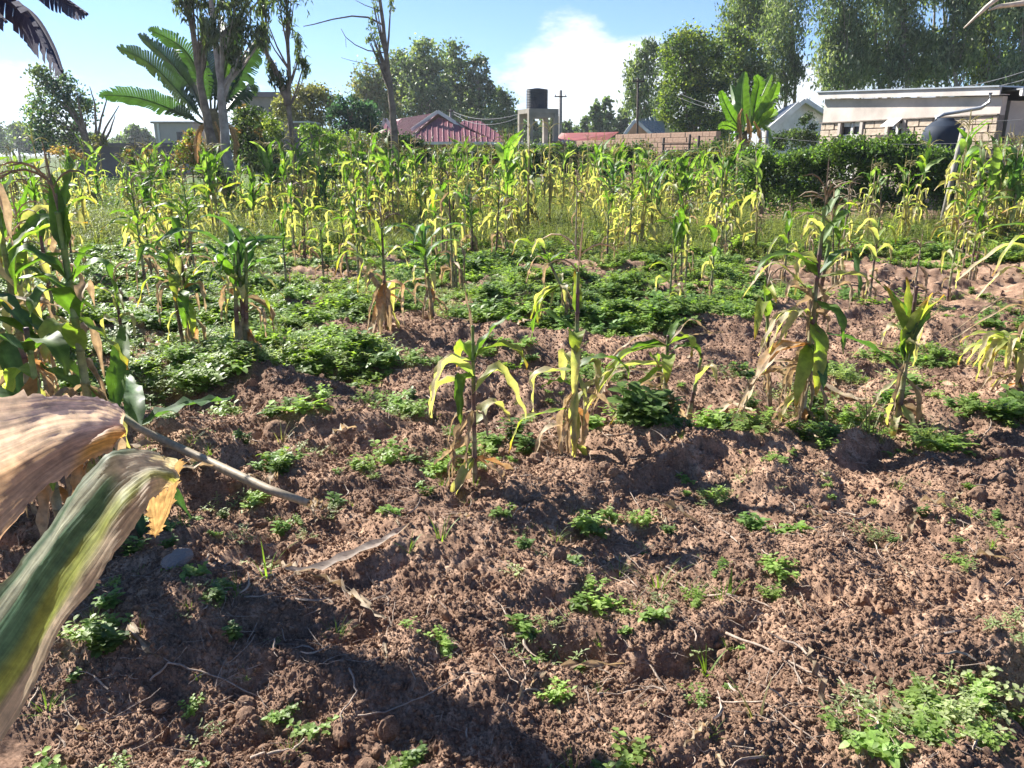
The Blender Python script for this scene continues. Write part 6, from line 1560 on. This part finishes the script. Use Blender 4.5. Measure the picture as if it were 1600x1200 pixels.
    prof = [(r0 * .95, .35), (r0, .45), (r0 * 1.02, .9), (r0, .95), (r0 * 1.02, 1.5), (r0, 1.55), (r0 * 1.02, zt - .62), (r0, zt - .5), (r0 * .97, zt - .40), (r0 * .93, zt - .36), (r0 * .86, zt - .25), (r0 * .8, zt - .23), (r0 * .62, zt - .12), (r0 * .4, zt - .07), (r0 * .36, zt - .01), (.02, zt)]
    nn = 28; V = [(r * math.cos(2 * math.pi * j / nn), r * math.sin(2 * math.pi * j / nn), z) for r, z in prof for j in range(nn)]
    F = [(i * nn + j, i * nn + (j + 1) % nn, (i + 1) * nn + (j + 1) % nn, (i + 1) * nn + j) for i in range(len(prof) - 1) for j in range(nn)]
    MB().add(V, F).build('tank_body', BLUEP, tank, True)
    MB().box((-.6, -.6, 0), (.6, .6, .348)).build('plinth', CONC, tank)
stone_building()

def white_house():
    root = empty('house', tuple(at(1240, HOR, 44).xy) + (0,)); tag(root, 'white gabled house end with grey roof behind the banana plant, left of the stone building', 'house'); o = Vector(root.location)
    Y = 42
    pk = at(1252, 158, Y) - o; l = at(1200, 200, Y - 1) - o; r = at(1292, 186, Y + 1.5) - o
    V = [(l.x, l.y, 0), (r.x, r.y, 0), tuple(r), tuple(pk), tuple(l)]; MB().add(V, [(0, 1, 2, 3, 4)]).build('wall', WHITE, root)
    bk = Vector((1.5, 8, 0)); mb = MB(); sheet_roof(mb, (r + Vector((.1, -.3, .05)), r + bk, pk + bk, pk + Vector((0, -.5, .08)))); sheet_roof(mb, (l + Vector((-.3, -.4, -.1)), l + bk, pk + bk, pk + Vector((0, -.5, .08)))); mb.build('roof', STEEL, root)
    mb = MB(); beam(mb, pk + Vector((0, -.55, .02)), l + Vector((-.3, -.55, -.18)), .08, .22); beam(mb, pk + Vector((0, -.55, .02)), r + Vector((.2, -.5, -.02)), .08, .22); mb.build('barge_board', WHITE, root)
    # lower porch gable in front
    a = at(1200, 205, Y - 4) - o; b = at(1250, 162, Y - 4) - o; mb = MB(); beam(mb, a, b, .08, .25); mb.build('barge_board', WHITE, root)
    bush(1258, 32, 'dark bush against the white gabled house at the left corner of the stone building', [(1262, 200, 14, 18), (1240, 222, 24, 16), (1268, 225, 18, 18), (1222, 225, 18, 16)], DG, .13, 470, 1.2)
white_house()

def left_buildings():
    A = at(120, 240, 37); B = at(284, 240, 35)
    root = empty('grey_wall', (A.x, A.y, 0)); tag(root, 'long low purplish grey boundary wall with coping at the far left', 'wall'); o = Vector(root.location)
    z = at(200, 224, 36).z
    t = (B - A); t.z = 0
    V = [Vector((0, 0, 0)), t, t + Vector((0, .2, 0)), Vector((0, .2, 0))]; mb = MB().add([(v.x, v.y, 0) for v in V] + [(v.x, v.y, z - .12) for v in V], [(0, 1, 5, 4), (1, 2, 6, 5), (2, 3, 7, 6), (3, 0, 4, 7), (4, 5, 6, 7)]); mb.build('wall_face', WALLG, root)
    mb = MB(); beam(mb, Vector((-.2, .1, z - .05)), t + Vector((.1, .1, z - .05)), .36, .12); mb.build('coping', WALLG, root)
    mb = MB(); beam(mb, Vector((0, -.03, z - .5)), t + Vector((0, -.03, z - .5)), .06, .1); mb.build('ledge', WALLG, root)
    root = empty('building', tuple(at(265, HOR, 60).xy) + (0,)); tag(root, 'pale concrete flat roofed building with a dark doorway rising behind the grey wall', 'building'); o = Vector(root.location)
    l, r, m = at(240, 193, 60) - o, at(300, 193, 60) - o, at(247, 193, 60) - o
    MB().box((l.x, 0, 0), (r.x, 5, l.z)).build('wall', simple_mat('pale_concrete', (.42, .38, .36), (.34, .31, .30), .7), root)
    MB().box((l.x - .15, -.2, l.z + .003), (r.x + .1, 5.2, l.z + .14)).build('roof', CONC, root)
    d = at(277, 214, 60) - o; MB().box((d.x, -.05, 0), (d.x + .4, .02, at(277, 206, 60).z)).build('door', DARKW, root)
    MB().box((m.x - .06, -.12, 0), (m.x + .06, -.003, l.z)).build('pillar', WHITE, root)
    root = empty('building', tuple(at(395, HOR, 62).xy) + (0,)); tag(root, 'dark flat topped building just visible between the gum trees', 'building'); o = Vector(root.location)
    l, r = at(362, 152, 62) - o, at(432, 152, 62) - o
    MB().box((l.x, 0, 0), (r.x, 6, l.z)).build('wall', CONC, root); MB().box((l.x - .3, -.4, l.z + .003), (r.x + .3, 6, l.z + .35)).build('roof', WALLG, root)
    for k in range(3): MB().box((l.x + .5 + k * 1.1, -.04, l.z - 1.6), (l.x + 1.1 + k * 1.1, .0, l.z - .6)).build('window', DARKW, root)
    root = empty('shed', tuple(at(470, HOR, 38).xy) + (0,)); tag(root, 'small shed with pale roof edge behind the forked gum and lime shrub', 'shed'); o = Vector(root.location)
    l, r = at(456, 192, 38) - o, at(482, 192, 38) - o
    MB().box((l.x, 0, 0), (r.x, 2, l.z)).build('wall', WALLG, root); MB().box((l.x - .1, -.2, l.z + .003), (r.x + .1, 2, l.z + .07)).build('roof', WHITE, root)
    # pale earth lane behind the trees
    p, q = at(372, 266, 26), at(410, 262, 26)
left_buildings()

# ------------------------------------------------------------------ poles, wires, fences
def pole(px, top, Y, label, r0=.07, px2=None, arms=(), mat=None, name='power_pole', cat='pole', base=None):
    b = at(px, HOR, Y); b.z = gz(b.x, Y) - .05; t = at(px2 or px, top, Y)
    root = empty(name, b); tag(root, label, cat)
    MB().tube([Vector((0, 0, 0)), t - b], [r0 * 1.15, r0 * .85], 8).build('post', mat or PWOOD, root, True)
    for dz, w in arms:
        c = t - b + Vector((0, -.08, -dz)); mb = MB().box((c.x - w, c.y - .05, c.z - .04), (c.x + w, c.y + .03, c.z + .04)); mb.build('cross_arm', WOOD, root)
        for s in (-.85, .85): MB().tube([(c.x + s * w, c.y, c.z + .043), (c.x + s * w, c.y, c.z + .15)], .03, 6).build('insulator', DARKW, root)
    return t
WIREM = simple_mat('wire_metal', (.16, .16, .17), (.10, .10, .11), 4, .7, .3)
def wire(a, b, sag, label, r=.012, mat=None):
    P = [Vector(a).lerp(Vector(b), i / 14) - Vector((0, 0, sag * 4 * (i / 14) * (1 - i / 14))) for i in range(15)]
    o = MB().tube(P, r * .75, 4, cap=False).build('wire', mat or WIREM); tag(o, label, 'wire', None)
p1 = pole(704, 171, 62, 'grey service pole rising behind the peak of the maroon roof', .09, arms=((.1, .3),))
p2 = pole(876, 141, 62, 'grey wooden power pole with small cross arm right of the water tower', .13, arms=((.45, .45),))
p3 = pole(997, 122, 40, 'slim dark power pole in front of the airy eucalyptus', .055, arms=((.15, .28),), mat=WOOD)
wire(at(707, 174, 62), at(818, 176, 47), .45, 'upper sagging service wire from the roof pole to the water tower', .022)
wire(at(707, 177, 62), at(818, 180, 47), .65, 'lower sagging service wire from the roof pole to the water tower', .022)
wire(at(703, 174, 62), at(650, 215, 58), .1, 'short service wire dropping left from the roof pole', .02)
wire(at(1062, 146, 34), at(1180, 176, 26), .12, 'upper wire crossing the round crowned tree towards the banana plant', .008)
wire(at(1058, 151, 34), at(1180, 182, 26), .12, 'lower wire crossing the round crowned tree towards the banana plant', .008)
wire(at(1480, 139, 30), at(1640, 98, 22), .1, 'upper wire climbing over the roof of the stone building to the right', .012)
wire(at(1500, 142, 30), at(1640, 112, 22), .1, 'lower wire climbing over the roof of the stone building to the right', .012)

pole(1487, 200, 16.4, 'pale crooked fence pole leaning right in front of the water tank', .055, px2=1505, name='fence_pole', cat='fence pole')
pole(1198, 204, 22, 'short pale post right of the banana plant', .06, name='fence_pole', cat='fence pole')
pole(1395, 207, 20, 'thin dark stake standing before the window sill of the stone building', .03, name='stake', cat='stake', mat=WOOD)
pole(738, 236, 24, 'thin pale stake in the hedge below the red roof', .018, name='stake', cat='stake')
pole(1600, 225, 17, 'grey fence post at the right edge before the set back wing', .05, name='fence_pole', cat='fence pole')
for k, (py, py2) in enumerate(((190, 182), (222, 224), (262, 275), (290, 300))):
    wire(at(1500 - 4 * k, py, 16.4), at(1640, py2, 15), .03, ('top', 'second', 'third', 'lowest')[k] + ' strand of the wire fence running right from the leaning pole', .006)
wire(at(1200, 214, 22), at(1500, 224, 16.4), .08, 'fence wire across the front of the stone building over the hedge', .006)
def gate():
    a, b = at(1037, 240, 27), at(1080, 240, 27)
    root = empty('wooden_gate', (a.x, a.y, gz(a.x, a.y) - .05)); tag(root, 'rough dark gate of posts and rails in the hedge left of the banana plant', 'gate'); o = Vector(root.location)
    for px, top in ((1037, 215), (1078, 210), (1092, 212)):
        p = at(px, top, 27) - o; MB().tube([(p.x, 0, 0), tuple(p)], [.06, .045], 7).build('post', WOOD, root, True)
    for ya, yb in ((225, 225), (236, 235), (246, 248), (256, 255)):
        p, q = at(1034, ya, 26.93) - o, at(1083, yb, 26.93) - o; MB().tube([p, q], .025, 6).build('rail', WOOD, root, True)
    r_ = random.Random(4)
    for k in range(7):
        x = 1040 + k * 5.5; p = at(x, 232 + r_.uniform(-3, 5), 26.88) - o; MB().tube([(p.x + r_.uniform(-.05, .05), p.y, 0), tuple(p)], .014, 5).build('picket', WOOD, root, True)
gate()
# a bed of rank grass at the far left beyond the maize
def far_grass():
    protos = []
    for k in range(4):
        mb = MB(); grass_arrays(mb, 60 + k, 26, .45, .25, (.17, .24, .06), .008); weed_arrays(mb, 70 + k, .4, .3, 8, .06, (.13, .22, .05)); protos.append(mb.mesh('grass', WEED, True))
    x = rs.uniform(-26, 24, 9000); y = rs.uniform(17, 40, 9000); px = 800 + x / y * 1232
    keep = ((px < 640) | (y > 27)) & (px > -120) & (px < 1700) & ((y < 34) | (px < 300)) & (rs.rand(9000) < np.where(px < 640, .8, .35))
    x, y = x[keep], y[keep]; n = len(x)
    scatter('tall_grass', protos, np.c_[x, y, height(x, y, False) - .02], np.c_[np.zeros(n), np.zeros(n), rs.rand(n) * 6.28], .8 + .8 * rs.rand(n), rs.randint(0, 4, n), 'rank green grass and weeds between the field and the far walls', 'grass')
far_grass()
def haze():
    m, nt, out = new_mat('air')
    v = nt.nodes.new('ShaderNodeVolumePrincipled'); v.inputs['Color'].default_value = (.86, .92, 1, 1); v.inputs['Density'].default_value = .0004; v.inputs['Anisotropy'].default_value = .35
    nt.links.new(v.outputs[0], out.inputs['Volume'])
    o = MB().box((-640, -640, -3), (640, 640, 30)).build('haze', m); tag(o, 'thin morning haze over the whole place', 'haze', None, 'stuff')
haze()
scene.cycles.volume_bounces = 0
print('FOLIAGE QUADS', foliage_mesh.total)
